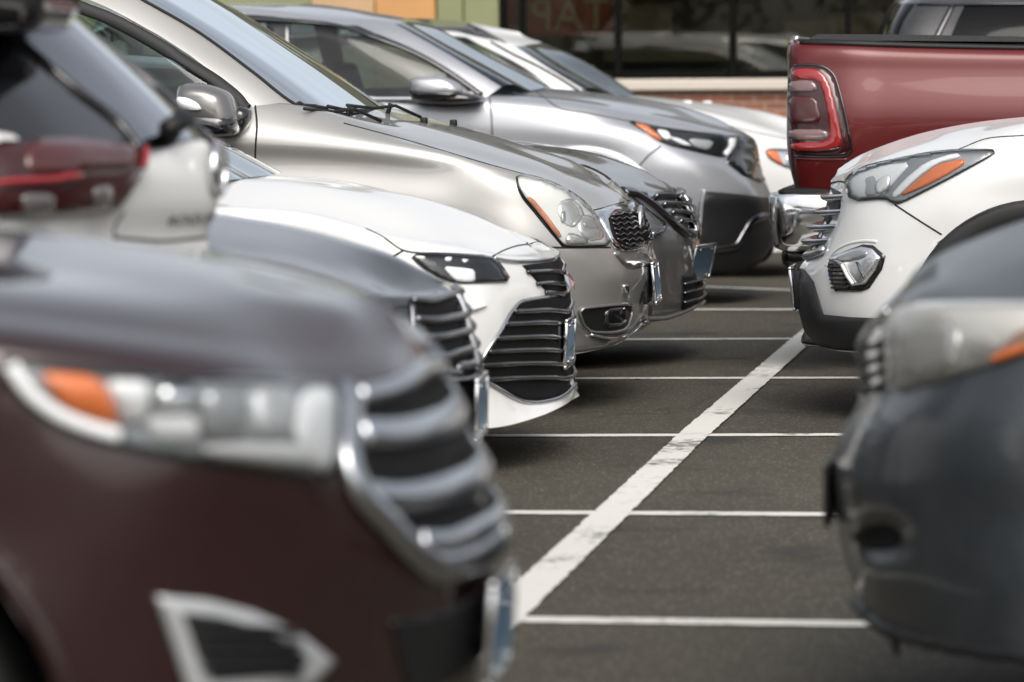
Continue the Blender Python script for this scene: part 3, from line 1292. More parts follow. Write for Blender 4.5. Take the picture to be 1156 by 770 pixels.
def tree(x, y, h, seed, label):
    rt = random.Random(seed)
    t = empty('tree', (x, y, 0))
    tag(t, label, 'tree', 'trees at the edge of the car park')
    g = [tube([Vector((x, y, 0)), Vector((x + .05, y, h * .3)), Vector((x - .08, y + .1, h * .7))], .16, 10, .05)]
    tips = []
    for k in range(22):
        a = rt.uniform(0, 6.28)
        z0 = h * rt.uniform(.16, .6)
        L = h * rt.uniform(.18, .34)
        p0 = Vector((x, y, z0))
        p1 = p0 + Vector((math.cos(a) * L * .6, math.sin(a) * L * .6, L * .45))
        p2 = p0 + Vector((math.cos(a) * L, math.sin(a) * L, L * .95))
        g.append(tube([p0, p1, p2], .05, 6, .012))
        tips += [p1, p2, p1.lerp(p2, .5)]
    obj('trunk', join(*g), 'bark', t)
    V, F = [], []
    for p in tips:
        for _ in range(16):
            q = p + Vector((rt.gauss(0, .4), rt.gauss(0, .4), rt.gauss(0, .35)))
            s = rt.uniform(.07, .17)
            a = Vector((rt.gauss(0, 1), rt.gauss(0, 1), rt.gauss(0, 1))).normalized()
            b = a.orthogonal().normalized()
            k = len(V)
            V += [q + a * s, q + b * s * .6, q - a * s, q - b * s * .6]
            F.append((k, k + 1, k + 2, k + 3))
    obj('crown', (V, F), 'spring_leaf', t, smooth=False)


for k in range(9):
    tree(-22 + k * 4.2 + random.uniform(-1, 1), -26 - random.uniform(0, 9), random.uniform(5, 8), 40 + k,
         'thinly leaved street tree mirrored in the dark shop windows')
# ------------------------------------------------------------------ cars of the left row, noses towards the lane
GRP = 'cars parked along the lane'
paint('burgundy', (.021, .005, .005), .4, .3, dust=.03, coat=1.0)
paint('white', (.62, .62, .61), 0, .4, dust=.10, coat=.7)
paint('graphite', (.022, .024, .029), .45, .33, dust=.2)
paint('champagne', (.41, .40, .38), .66, .48, dust=.18)
paint('gunmetal', (.165, .16, .155), .6, .34, dust=.25)
paint('silver', (.41, .42, .445), .66, .42, dust=.16)
plain('slat_black', (.02, .02, .021), .22, .3, vary=.1, coat=.5)
paint('slate', (.026, .031, .036), .2, .42, dust=.12, coat=.45)
paint('pickup_red', (.095, .0035, .004), .2, .4, dust=.0, coat=.45)
paint('black_paint', (.02, .02, .021), .1, .35, dust=.25)


def front_axle(car, back, r):
    return (car.nx - car.d * back, .36, r)


def rear_axle(car, back, wb, r):
    return (car.nx - car.d * (back + wb), .36, r)


# ======== white sedan with the tall slatted grille
c = Car('white_sedan', 'white sedan with tall black slatted grille and slim headlights beside the champagne SUV', 'car', 14.6, .92, 1, (646, 440), 4.95, 'white', GRP)
S = [-.92, -.92, -.92, -.89, -.74, -.5, -.25, 0]
wh = [front_axle(c, .98, .375), rear_axle(c, .98, 2.82, .375)]
c.arches = wh
c.shell(S, [
    [(-300, 478), (200, 478), (350, 480), (470, 484), (556, 483), (606, 471), (634, 459), (645, 452)],
    [(-300, 430), (200, 430), (350, 432), (465, 440), (551, 437), (592, 455), (629, 450), (648, 442)],
    [(-300, 370), (200, 370), (350, 372), (458, 386), (545, 404, -.78), (594, 395), (624, 395), (639, 395)],
    [(-300, 320), (200, 320), (350, 326), (448, 332), (531, 326, -.8), (588, 338, -.53), (622, 338), (638, 340)],
    [(-300, 270), (200, 270), (350, 277), (452, 294, -.88), (531, 303, -.76), (580, 305, -.52), (614, 305), (632, 306)],
    [(-300, 245), (200, 245), (350, 253), (454, 282, -.87), (530, 289, -.72), (575, 293, -.5), (607, 294), (626, 295)],
    [(-300, 225, -.75), (200, 227, -.74), (350, 240, -.7), (440, 263, -.66), (500, 271, -.58), (553, 285, -.42), (590, 286, -.22), (611, 287, 0)],
    [(-300, 202, -.35), (230, 203, -.35), (350, 211, -.35), (430, 228, -.32), (490, 244, -.28), (533, 259, -.22), (563, 266, -.12), (588, 270, 0)],
    [(-300, 193, 0), (240, 199, 0), (345, 205, 0), (425, 214, 0), (475, 223, 0), (510, 234, 0), (540, 245, 0), (570, 259, 0)],
], hood=5, cowl=1, bumper=(4, 3.0))
c.wheels(wh)
c.cabin([-.82, -.82, -.82, -.8, -.72, -.4, 0], [
    [(-900, 222), (-300, 218), (0, 214), (170, 210), (215, 206), (262, 203), (285, 200)],
    [(-900, 140, -.72), (-300, 138, -.72), (-100, 138, -.72), (60, 140, -.72), (105, 140, -.62), (150, 140, -.35), (175, 140)],
    [(-850, 80, -.58), (-500, 78, -.58), (-200, 78, -.58), (-80, 84, -.58), (-40, 86, -.52), (5, 84, -.28), (30, 83)],
    [(-800, 68, -.25), (-500, 62, -.25), (-250, 64, -.25), (-130, 70, -.25), (-90, 72, -.2), (-50, 73, -.1), (-30, 74)],
], pillar=3, far=[1.0, 1.35, 1.75, 1.9])
c.headlight([(462, 288), (500, 287), (554, 291), (563, 299), (575, 318), (548, 319), (519, 320), (498, 316), (478, 303)], 'lamp_dark', pieces=[
    ('reflector', [(499, 301), (521, 303), (535, 305), (536, 319), (521, 320), (511, 315)], 'led_white', .006, .006),
    ('lamp_strip', [(468, 289), (480, 290), (478, 293), (470, 292)], 'led_white', .006, .004),
    ('lamp_strip', [(502, 291), (510, 291), (508, 296), (502, 295)], 'led_white', .006, .004),
    ('lamp_strip', [(520, 293), (529, 294), (524, 298)], 'led_white', .006, .004)], bulge=.008, rimw=.006)
up = [(589, 300), (624, 296), (640, 304), (645, 332), (621, 334), (604, 316)]
gr = c.both('upper_grille', patch(c.body, up, .004, step=4, soft=0), 'deep_black')
for y, a in ((307, 594), (320, 605), (331, 617)):
    c.slat('grille_slat', [(a, y + 1), (615, y), (626, y), (632, y + 1)], .016, .016, .006, 'gloss_black', gr)
lowp = [(586, 342), (621, 335), (645, 334), (650, 355), (650, 400), (650, 432), (636, 445), (612, 453), (589, 452), (571, 443), (555, 433), (543, 425), (541, 414), (545, 404)]
gr = c.both('grille', patch(c.body, lowp, .004, step=5, soft=0), 'deep_black')
for y, a in ((351, 579), (365, 569), (381, 559), (396, 550), (411, 542), (427, 547)):
    c.slat('grille_slat', [(a, y + 1), (a + 20, y), (615, y - 1), (628, y), (636, y + 1)], .020, .022, .006, 'slat_black', gr)
c.both('grille_surround', bar(c.body, [(620, 335), (600, 338), (587, 341), (578, 350), (565, 372), (545, 404), (541, 414), (543, 426), (555, 434), (571, 444), (589, 453), (612, 454), (636, 446), (648, 434)], .014, .012, .004), 'satin_chrome')
c.both('grille_moulding', bar(c.body, [(556, 293), (575, 296), (598, 296), (624, 294)], .012, .016, .006), 'satin_chrome')
obj('emblem', ([P(640, 319, 14.6) + Vector((x, y, z)) for x, y, z in ((0, -.07, .03), (.015, -.09, -.03), (.03, 0, .0), (0, .07, .03), (.015, .09, -.03))], [(0, 1, 2), (2, 4, 3), (0, 2, 3)]), 'chrome', c.root)
c.both('bumper_fin', bar(c.body, [(520, 351), (535, 348), (548, 345)], .02, .03, .004, shape=lambda t: .4 + .6 * math.sin(math.pi * t)), 'white')
c.plate(643, 386, yaw=.03, tilt=.04, x_off=.0)
obj('plate_bracket', box(P(640, 390, 14.6).x - .03, P(640, 390, 14.6).x, 14.43, 14.77, P(0, 414, 14.6).z, P(0, 360, 14.6).z, .008), 'gloss_black', c.root)
c.gap([(413, 258), (430, 266), (454, 282), (500, 286), (554, 291)], [(554, 291), (566, 284), (582, 278), (602, 275)], [(455, 283), (430, 300), (420, 330)])
c.seats([c.nx - 2.2], z=.5, top=1.1)
c.finish()

# ======== champagne SUV, the sharpest car
c = Car('champagne_suv', 'champagne silver SUV with large clear headlight, amber strip and honeycomb grille', 'car', 17.2, 1.0, 1, (738, 300), 5.1, 'champagne', GRP)
S = [-1, -1, -1, -1, -1, -.97, -.85, -.6, -.3, 0]
wh = [front_axle(c, 1.0, .42), rear_axle(c, 1.0, 3.02, .42)]
c.arches = wh
c.shell(S, [
    [(-600, 408), (100, 408), (290, 408), (400, 408), (500, 408), (600, 406, -.95), (654, 399, -.8), (690, 391, -.58), (708, 382), (718, 375)],
    [(-600, 375), (100, 375), (290, 375), (400, 375), (500, 375), (600, 376, -.91), (655, 373, -.78), (692, 372), (713, 368), (724, 363)],
    [(-600, 340), (100, 340), (290, 340), (400, 340), (500, 340, -.98), (600, 343, -.94), (655, 345, -.81), (695, 344), (716, 341), (728, 337)],
    [(-600, 305), (100, 305), (290, 305), (400, 305), (500, 306, -1), (600, 309, -.97), (650, 310, -.86), (692, 307, -.68), (718, 302, -.38), (738, 299)],
    [(-600, 268), (100, 268), (290, 268), (400, 268), (500, 271), (600, 278, -.99), (641, 280, -.9), (686, 281, -.68), (710, 282, -.38), (728, 284)],
    [(-600, 215, -1), (100, 215, -1), (290, 218), (400, 222), (500, 230), (590, 238, -.985), (640, 250, -.87), (678, 259, -.66), (705, 262, -.38), (723, 262)],
    [(-600, 172, -.97), (100, 174, -.97), (290, 178, -.978), (400, 185, -.978), (500, 194, -.98), (583, 204, -.96), (636, 217, -.8), (669, 240, -.62), (695, 240, -.37), (711, 238)],
    [(-600, 158, -.99), (100, 160, -.99), (290, 162, -.992), (400, 168, -.99), (500, 182, -.98), (579, 196, -.93), (633, 212, -.78), (667, 237, -.6), (693, 235, -.36), (708, 229)],
    [(-600, 110, -.88), (100, 110, -.88), (290, 119, -.89), (388, 139, -.88), (466, 160, -.86), (550, 185, -.83), (625, 207, -.72), (664, 234, -.56), (691, 232, -.33), (706, 226)],
    [(-600, 105, -.5), (100, 105, -.5), (290, 113, -.5), (400, 132, -.5), (480, 147, -.5), (560, 170, -.48), (620, 188, -.42), (655, 208, -.35), (684, 220, -.22), (703, 223, 0)],
    [(-600, 102, 0), (100, 102, 0), (290, 108, 0), (400, 117, 0), (460, 131, 0), (550, 156, 0), (612, 181, 0), (655, 197, 0), (686, 211, 0), (702, 221, 0)],
], hood=8, cowl=2.0, bumper=(4, 4.0))
c.wheels(wh, R_=.37)
c.cabin([-.93, -.93, -.93, -.9, -.8, -.45, 0], [
    [(-700, 158), (0, 158), (180, 158), (288, 122, -.9), (336, 119), (400, 131), (430, 131)],
    [(-700, 60, -.86), (0, 60, -.86), (110, 62, -.86), (214, 62, -.85), (255, 57, -.74), (300, 60, -.42), (330, 62)],
    [(-700, -40, -.74), (-200, -40, -.74), (-60, -38, -.74), (48, -30, -.74), (86, -42, -.64), (118, -46, -.35), (140, -48)],
    [(-700, -58, -.3), (-200, -58, -.3), (-100, -57, -.3), (20, -52, -.3), (60, -54, -.28), (90, -57, -.15), (112, -58)],
], pillar=3, far=[.15, .4, .8, 1.0])
hl = [(583, 199), (600, 200), (620, 207), (642, 217), (656, 227), (667, 238), (680, 258), (689, 277), (660, 278), (637, 278), (631, 272), (610, 245), (590, 221), (584, 208)]
c.headlight(hl, 'led_white', lens='aged_lens', pieces=[
    ('turn_signal', [(593, 223), (600, 223), (618, 245), (634, 267), (630, 269), (611, 246)], 'amber', .007, .003),
    ('reflector', [(630, 228), (644, 224), (655, 233), (660, 246), (648, 258), (636, 254), (629, 242)], 'lamp_silver', .005, .006),
    ('reflector', [(652, 243), (666, 243), (678, 258), (682, 270), (664, 273), (652, 262)], 'lamp_silver', .005, .006),
    ('bulb_shield', [(631, 240), (636, 239), (637, 250), (633, 253)], 'lamp_grey', .012, .003),
    ('bulb_shield', [(655, 252), (668, 249), (678, 259), (660, 259)], 'lamp_grey', .012, .003),
    ('reflector', [(641, 262), (662, 270), (662, 276), (640, 276), (637, 270)], 'lamp_silver', .009, .004)], bulge=.012, bw=10, rimw=.007)
mesh = [(683, 246), (706, 239), (713, 243), (720, 252), (724, 262), (722, 275), (709, 281), (699, 278), (690, 271), (686, 260)]
out = [(672, 240), (703, 230), (716, 240), (726, 258), (727, 273), (722, 282), (706, 285), (693, 281), (684, 266)]
gs = c.both('grille_surround', patch(c.body, out, .010, step=4, soft=1, bulge=.006, bw=3), 'chrome')
gr = c.both('grille', patch(c.body, mesh, .017, step=4, soft=1), 'deep_black')
hx = []
for j in range(7):
    y0 = 245 + j * 5.6
    ln = [(681 + j * 1.6, y0 + 1.6)] + [(684 + j * 1.6 + k * 4, y0 - k * .45 + (1.3 if k % 2 else -1.3)) for k in range(10)]
    ln = [p for p in ln if inside(mesh, *p)]
    if len(ln) > 1:
        hx.append(bar(c.body, ln, .009, .012, .02, curve=False, step=3, seg=6))
c.both('grille_mesh', join(*hx), 'dark_chrome', gr)
em = P(721, 254, 17.2)
obj('emblem', sweep([em + Vector((.01, .065 * math.cos(a), .075 * math.sin(a))) for a in [2 * math.pi * k / 28 for k in range(28)]], [Vector((1, 0, 0))] * 28, .014, .02, 8, True), 'chrome', c.root)
c.both('bumper_cap', patch(c.body, [(689, 282), (727, 285), (738, 299), (716, 303), (705, 302)], .006, step=4, soft=1), 'gunmetal')
c.both('lower_valance', patch(c.body, [(640, 352), (600, 350), (600, 402), (652, 398), (690, 391), (714, 377), (722, 362), (716, 366), (704, 374), (690, 378), (664, 377), (654, 367)], .004, step=6, soft=1), 'gunmetal')
fc_ = [(652, 348), (680, 345), (710, 342), (712, 352), (706, 371), (690, 375), (666, 375), (657, 366)]
fg = c.both('fog_recess', patch(c.body, fc_, .005, step=4, soft=1), 'black_plastic')
c.both('fog_surround', bar(c.body, smooth_poly(fc_, 1), .012, .02, .006, closed=True, curve=False), 'gunmetal', fg)
c.both('fog_lamp', patch(c.body, [(682, 348), (706, 345), (704, 366), (680, 370)], .012, .006, step=4), 'gloss_black', fg)
c.both('valance_trim', bar(c.body, [(664, 378), (690, 381), (708, 376), (722, 364)], .012, .018, .012), 'chrome')
c.both('parking_sensor', patch(c.body, [(703, 321), (708, 321), (708, 331), (703, 331)], .008, .004, step=2), 'chrome')
c.plate(741, 318, yaw=.035, tilt=-.10)
obj('plate_bracket', box(P(738, 320, 17.2).x - .05, P(738, 320, 17.2).x - .004, 17.03, 17.37, P(0, 340, 17.2).z, P(0, 298, 17.2).z, .008), 'gloss_black', c.root)
c.gap([(288, 119), (290, 140), (288.5, 165), (288, 205), (288, 260), (292, 330)], [(287, 119), (300, 111), (314, 106)], [(583, 200), (586, 215), (606, 243), (636, 279)], [(612, 279.5), (650, 279.5), (689, 279.5)],
      [(667, 238), (680, 235), (704, 228)], [(388, 139), (466, 160), (550, 185), (600, 199)], w=.008)
cs = c.cabin_s
obj('window_trim', bar(cs, [(10, -34), (74, 2), (125, 22), (170, 46), (215, 74), (250, 97), (271, 116), (281, 135), (285, 157)], .055, .02, .006), 'grey_plastic', c.root)
c.both('window_trim', bar(cs, [(-300, 157), (0, 157.5), (150, 158), (284, 158.5)], .03, .016, .006), 'gloss_black')
c.both('mirror_sail', patch(cs, [(240, 96), (252, 103), (270, 118), (283, 150), (281, 157), (262, 157), (240, 157)], .010, step=5, soft=0), 'grey_plastic')
c.both('door_pillar', patch(cs, [(-140, -30), (-100, -30), (-80, 156), (-130, 156)], .006, step=8, soft=0), 'gloss_black')
obj('seal', bar(cs, [(88, -40), (160, 0), (218, 33), (288, 84), (331, 117), (352, 128), (364, 131)], .014, .012, .003), 'seam', c.root)
c.both('side_moulding', bar(c.body, [(100, 308), (290, 308), (420, 309)], .03, .014, .0), 'champagne')
# the door mirror
Ym = 16.2
mr = c.both('door_mirror', blob([(202, 97), (215, 93), (236, 95), (259, 104), (268, 130), (268, 152), (245, 155), (222, 152), (205, 146), (201, 128)], Ym - .22, Ym + .02), 'gunmetal', sep=True)
c.both('mirror_foot', blob([(252, 128), (268, 118), (283, 123), (284, 138), (274, 153), (262, 155), (250, 150)], Ym - .04, Ym + .10), 'gloss_black', mr, sep=True)
c.both('mirror_cap', blob([(200.5, 127), (225, 126), (268, 130), (268.5, 152.5), (245, 155.5), (222, 152.5), (204.5, 146.5)], Ym - .226, Ym + .0), 'gloss_black', mr, sep=True)
c.both('turn_signal', blob([(201, 109), (214, 110), (226, 116), (232, 125), (204, 124)], Ym - .232, Ym - .12, prof=((0, .9), (.1, 1), (1, 1)), soft=1), 'led_white', mr, sep=True)
# wipers and the cowl
q = [cs.hit(u, v)[0] + Vector((0, -.01, .012)) for u, v in ((366, 133), (385, 130), (402, 128), (424, 129))]
obj('wiper', tube(q, .008), 'black_plastic', c.root)
for a in ((395, 126, 16.6), (441, 122, 17.1)):
    x = P(a[0], a[1], a[2])
    obj('wiper', join(tube([x + Vector((.12, .05, -.04)), x + Vector((.02, 0, .01)), x + Vector((-.05, -.12, 0)), x + Vector((-.13, -.3, .015))], .007),
                      tube([x + Vector((-.02, 0, -.05)), x + Vector((0, 0, .02))], .010)), 'black_plastic', c.root)
for u, yy in ((483, 17.05), (499, 17.14)):
    x = P(u, 137, 17.15).x
    q = c.body.bvh.ray_cast(Vector((x, yy, 3)), Vector((0, 0, -1)))[0]
    y2 = yy if u < 490 else 2 * 17.2 - yy + .2
    obj('washer_jet', box(x - .014, x + .014, y2 - .02, y2 + .02, q.z - .01, q.z + .022, .006), 'black_plastic', c.root)
c.seats([c.nx - 2.45, c.nx - 3.4], z=.75, top=1.42)
c.dashboard(P(330, 120, 17.2).x, P(420, 120, 17.2).x, .8, 1.08)
c.finish()

# ======== dark grey sedan behind it
c = Car('dark_grey_sedan', 'dark grey sedan with V-shaped chrome grille and bent number plate beyond the champagne SUV', 'car', 19.65, .91, 1, (786, 305), 4.87, 'gunmetal', GRP)
S = [-.91, -.91, -.91, -.91, -.82, -.55, -.28, 0]
wh = [front_axle(c, .95, .37), rear_axle(c, .95, 2.77, .37)]
c.arches = wh
c.shell(S, [
    [(-200, 376), (500, 376), (600, 376), (680, 374, -.9), (722, 366, -.78), (752, 361), (776, 353), (789, 346)],
    [(-200, 345), (500, 345), (600, 345), (680, 348), (722, 352, -.8), (761, 353, -.52), (779, 346), (789, 339)],
    [(-200, 310), (500, 310), (600, 310), (680, 310), (724, 311), (760, 311), (778, 308), (786, 305)],
    [(-200, 275), (500, 272), (600, 272), (680, 274), (722, 276, -.83), (758, 276, -.56), (776, 272), (785, 270)],
    [(-200, 235), (500, 235), (600, 236), (680, 240), (717, 245, -.83), (749, 248, -.58), (769, 249, -.3), (781, 251)],
    [(-200, 190), (500, 190), (600, 195), (670, 206, -.87), (700, 215, -.74), (728, 217, -.5), (748, 217, -.27), (763, 218)],
    [(-200, 165, -.6), (500, 165, -.6), (600, 174, -.6), (660, 186, -.6), (690, 197, -.52), (715, 204, -.4), (736, 209, -.22), (755, 213, 0)],
    [(-200, 152, 0), (500, 153, 0), (582, 162, 0), (640, 167, 0), (680, 175, 0), (706, 184, 0), (730, 194, 0), (750, 208, 0)],
], hood=5, cowl=1, bumper=(4, 3.0))
c.wheels(wh)
c.cabin([-.82, -.82, -.82, -.8, -.72, -.4, 0], [
    [(-50, 180), (100, 178), (300, 175), (420, 172), (460, 166), (490, 163), (508, 160)],
    [(-50, 118, -.72), (100, 116, -.72), (220, 116, -.72), (335, 118, -.72), (370, 118, -.62), (400, 117, -.35), (418, 116)],
    [(0, 78, -.58), (80, 76, -.58), (150, 76, -.58), (235, 80, -.58), (265, 82, -.52), (298, 80, -.28), (318, 79)],
    [(20, 66, -.25), (80, 62, -.25), (140, 62, -.25), (200, 66, -.25), (235, 68, -.2), (262, 69, -.1), (280, 70)],
], pillar=3, far=[.9, 1.3, 1.7, 1.8])
c.headlight([(703, 219), (714, 224), (733, 240), (752, 254), (746, 264), (738, 268), (725, 261), (709, 243)], 'lamp_grey', pieces=[
    ('reflector', [(709, 232), (721, 233), (729, 247), (722, 256), (711, 246)], 'led_white', .006, .008),
    ('lamp_strip', [(752, 254), (747, 263), (738, 268), (733, 263), (742, 259)], 'chrome', .014, .003)], bulge=.01, rimw=.006, step=4)
gr = c.both('grille', patch(c.body, [(722, 217), (757, 217), (766, 222), (775, 238), (782, 258), (772, 259), (748, 241)], .005, step=4, soft=0), 'gloss_black')
for ln in ([(738, 224), (750, 223), (760, 224)], [(747, 233), (760, 232), (770, 233)], [(756, 242), (768, 241), (776, 243)], [(765, 251), (774, 250), (780, 251)]):
    c.slat('grille_slat', ln, .02, .04, .012, 'dark_chrome', gr)
c.both('grille_band', bar(c.body, [(704, 217), (716, 219), (730, 227), (750, 243), (766, 257), (776, 264), (783, 265)], .062, .03, .006), 'gloss_black')
c.both('grille_chrome', bar(c.body, [(763, 222), (768, 227), (775, 240), (781, 254), (783, 263)], .045, .03, .016), 'chrome')
c.both('lower_grille', patch(c.body, [(768, 312), (785, 308), (789, 320), (788, 340), (778, 346), (769, 350)], .005, step=4, soft=0), 'black_plastic')
for y in (318, 328, 338):
    c.slat('grille_slat', [(770, y + 3), (780, y), (788, y - 2)], .012, .02, .012, 'dark_chrome')
c.both('bumper_lip', bar(c.body, [(722, 359), (752, 357), (772, 350), (789, 342)], .02, .03, .008), 'gunmetal')
c.plate(793, 296, yaw=-.20, tilt=.22, x_off=.0, mat='plate_blue')
obj('plate_bracket', box(P(786, 300, 19.65).x - .04, P(786, 300, 19.65).x, 19.5, 19.8, P(0, 318, 19.65).z, P(0, 280, 19.65).z, .008), 'gloss_black', c.root)
c.gap([(700, 216), (728, 216.5), (757, 217)], [(600, 195), (670, 206), (700, 215)], [(707, 240), (700, 262), (698, 300)])
c.seats([c.nx - 2.2], z=.5, top=1.1)
c.finish()

# ======== silver crossover
c = Car('silver_crossover', 'silver crossover with black lower bumper, narrow dark headlight and amber corner', 'car', 24.8, .93, 1, (874, 250), 4.6, 'silver', GRP)
S = [-.93, -.93, -.93, -.93, -.93, -.92, -.79, -.54, -.27, 0]
ax = P(655, 276, 23.9)
wh = [(ax.x, .36, .50), (ax.x - 2.66, .36, .44)]
c.arches = wh
c.shell(S, [
    [(100, 305), (200, 305), (400, 305), (550, 305), (650, 305), (722, 308, -.9), (796, 311, -.75), (843, 306, -.5), (863, 290, -.25), (874, 274, 0)],
    [(100, 280), (200, 280), (400, 280), (550, 280), (650, 280), (722, 281), (794, 283), (846, 276), (865, 263), (876, 252)],
    [(100, 245), (200, 245), (400, 245), (550, 245), (650, 245), (722, 243, -.93), (793, 243, -.8), (848, 240), (864, 237), (875, 236)],
    [(100, 205), (200, 205), (400, 205), (550, 205), (650, 205), (722, 206, -.93), (790, 213, -.82), (846, 217, -.56), (861, 219, -.28), (871, 221)],
    [(100, 165), (200, 165), (400, 165), (550, 165), (650, 170), (724, 182, -.93), (784, 184, -.82), (830, 193, -.56), (850, 198, -.28), (862, 201)],
    [(100, 138), (200, 138), (400, 138), (550, 138), (650, 146), (721, 152, -.91), (770, 168, -.8), (818, 179, -.56), (840, 181, -.28), (857, 183)],
    [(100, 112, -.9), (200, 112, -.9), (400, 112, -.9), (550, 116, -.9), (660, 128, -.88), (706, 136, -.84), (770, 146, -.72), (816, 152, -.5), (836, 154, -.27), (850, 158)],
    [(100, 106, -.6), (200, 106, -.6), (400, 106, -.6), (560, 106, -.6), (660, 113, -.56), (710, 121, -.52), (760, 131, -.45), (801, 142, -.33), (825, 148, -.18), (843, 153, 0)],
    [(100, 101, 0), (200, 101, 0), (400, 100, 0), (590, 98, 0), (660, 103, 0), (700, 108, 0), (740, 114, 0), (785, 125, 0), (816, 137, 0), (837, 150, 0)],
], hood=6, cowl=2.6, bumper=(5, 5.0), clad=0)
c.wheels(wh, R_=.36, lip=.09, lipmat='silver')
c.cabin([-.9, -.9, -.9, -.88, -.8, -.45, 0], [
    [(90, 111), (200, 111), (400, 111), (547, 111), (566, 98), (596, 102), (620, 98)],
    [(90, 60, -.82), (150, 60, -.82), (330, 60, -.82), (478, 61, -.79), (506, 61, -.72), (530, 65, -.4), (549, 62)],
    [(110, 22, -.69), (160, 19, -.69), (290, 17, -.69), (404, 29, -.69), (446, 27, -.6), (457, 24, -.33), (470, 23)],
    [(120, 8, -.3), (160, 6, -.3), (290, 5, -.3), (380, 12, -.3), (426, 17, -.26), (442, 19, -.14), (455, 20)],
    [(120, 5, 0), (160, 3, 0), (290, 2, 0), (378, 7, 0), (415, 13, 0), (432, 16, 0), (447, 18, 0)],
], pillar=3, far=[.1, .3, .6, .8, .8], corner=.2)
hl = [(707, 136), (740, 143), (780, 149), (818, 153), (830, 158), (827, 168), (819, 178), (790, 172), (751, 163), (728, 149)]
c.headlight(hl, 'lamp_dark', pieces=[
    ('turn_signal', [(715, 139), (729, 141), (740, 150), (749, 161), (741, 159), (727, 149)], 'amber_dull', .006, .004),
    ('reflector', [(740, 146), (754, 148), (758, 157), (750, 158)], 'led_white', .006, .004),
    ('reflector', [(752, 154), (768, 157), (782, 165), (770, 164)], 'led_white', .006, .004),
    ('reflector', [(776, 156), (806, 159), (800, 170), (783, 166)], 'lamp_pale', .006, .008),
    ('lamp_strip', [(822, 156), (830, 158), (827, 168), (819, 178), (815, 173), (822, 165)], 'led_white', .014, .003)], bulge=.006, step=4, rimw=.01)
c.both('grille', patch(c.body, [(832, 154), (851, 158), (856, 170), (857, 182), (851, 200), (862, 204), (858, 207), (838, 198), (819, 183), (825, 172), (831, 160)], .006, .02, bw=4, step=4, soft=0), 'gloss_black')
c.both('lower_cladding', patch(c.body, [(794, 216), (820, 218), (848, 221), (871, 224), (876, 240), (876, 255), (873, 274), (862, 292), (843, 307), (796, 312), (760, 310), (752, 300), (776, 290), (785, 262), (788, 232)], .008, .012, bw=4, step=6, soft=1), 'black_plastic')
c.both('fog_recess', patch(c.body, [(800, 232), (842, 238), (826, 268), (802, 272)], .014, .004, step=5, soft=1), 'gloss_black')
c.both('bumper_blade', bar(c.body, [(862, 243), (848, 248), (838, 262), (828, 277), (812, 281), (796, 282)], .05, .03, .02), 'dark_chrome')
c.both('cladding_edge', bar(c.body, [(794, 214), (791, 230), (789, 250), (786, 268)], .022, .03, .012), 'silver')
c.gap([(604, 102), (614, 110), (628, 120), (666, 128), (706, 136)], [(706, 136), (770, 147), (818, 153), (836, 154)], [(746, 165), (733, 175), (721, 188)], [(553, 112), (555, 135), (556, 180)], w=.009)
cs = c.cabin_s
c.both('window_trim', bar(cs, [(120, 25), (264, 21), (329, 24), (378, 29), (430, 45), (476, 64), (508, 83), (544, 108)], .04, .02, .004), 'gloss_black')
c.both('window_trim', bar(cs, [(90, 112), (250, 112), (408, 112), (475, 112), (548, 113)], .03, .02, .006), 'chrome')
c.both('door_pillar', patch(cs, [(301, 22), (328, 23), (332, 110), (308, 110)], .006, step=6, soft=0), 'gloss_black')
c.both('mirror_sail', patch(cs, [(505, 82), (524, 95), (546, 110), (500, 110)], .008, step=5, soft=0), 'gloss_black')
mr = c.both('door_mirror', blob([(462, 92), (468, 87), (500, 86), (514, 92), (523, 101), (520, 108), (495, 112), (466, 112)], 23.66, 23.85), 'silver', sep=True)
c.both('mirror_cap', blob([(461, 100), (490, 102), (524, 103), (521, 110), (495, 114), (465, 114)], 23.655, 23.84), 'gloss_black', mr, sep=True)
c.both('mirror_foot', blob([(464, 105), (490, 108), (520, 103), (544, 108), (546, 115), (515, 118), (470, 116)], 23.68, 23.97), 'gloss_black', mr, sep=True)
c.seats([c.nx - 2.2, c.nx - 3.0], z=.75, top=1.4)
c.dashboard(P(560, 105, 24.8).x, P(605, 100, 24.8).x, .8, 1.1)
c.finish()

# ======== white hatchback with black roof, last of the row
c = Car('white_crossover', 'white crossover with black roof and amber headlight half hidden by the red pickup', 'car', 28.2, .9, 1, (945, 224), 4.6, 'white', GRP)
S = [-.9, -.9, -.9, -.9, -.88, -.7, -.36, 0]
wh = [front_axle(c, .95, .40), rear_axle(c, .95, 2.65, .40)]
c.arches = wh
c.shell(S, [
    [(250, 290), (600, 290), (720, 290), (800, 288), (862, 286), (906, 281), (930, 274), (942, 269)],
    [(250, 230), (600, 230), (720, 230), (800, 230), (862, 231), (912, 229), (935, 227), (945, 225)],
    [(250, 185), (600, 185), (720, 185), (800, 187), (865, 191), (908, 192), (930, 192), (942, 192)],
    [(250, 150), (600, 150), (720, 155), (800, 160), (862, 169, -.86), (898, 171), (922, 173), (935, 175)],
    [(250, 118), (600, 118), (700, 121, -.86), (800, 136, -.83), (850, 149, -.78), (890, 157, -.62), (912, 160, -.33), (926, 163)],
    [(250, 110, -.5), (600, 109, -.5), (700, 112, -.5), (790, 122, -.5), (835, 131, -.45), (870, 142, -.36), (894, 149, -.2), (913, 154, 0)],
    [(250, 106, 0), (600, 106, 0), (700, 107, 0), (770, 113, 0), (820, 119, 0), (862, 126, 0), (890, 134, 0), (908, 143, 0)],
], hood=4, cowl=1.5)
c.wheels(wh, lip=.06, lipmat='black_plastic')
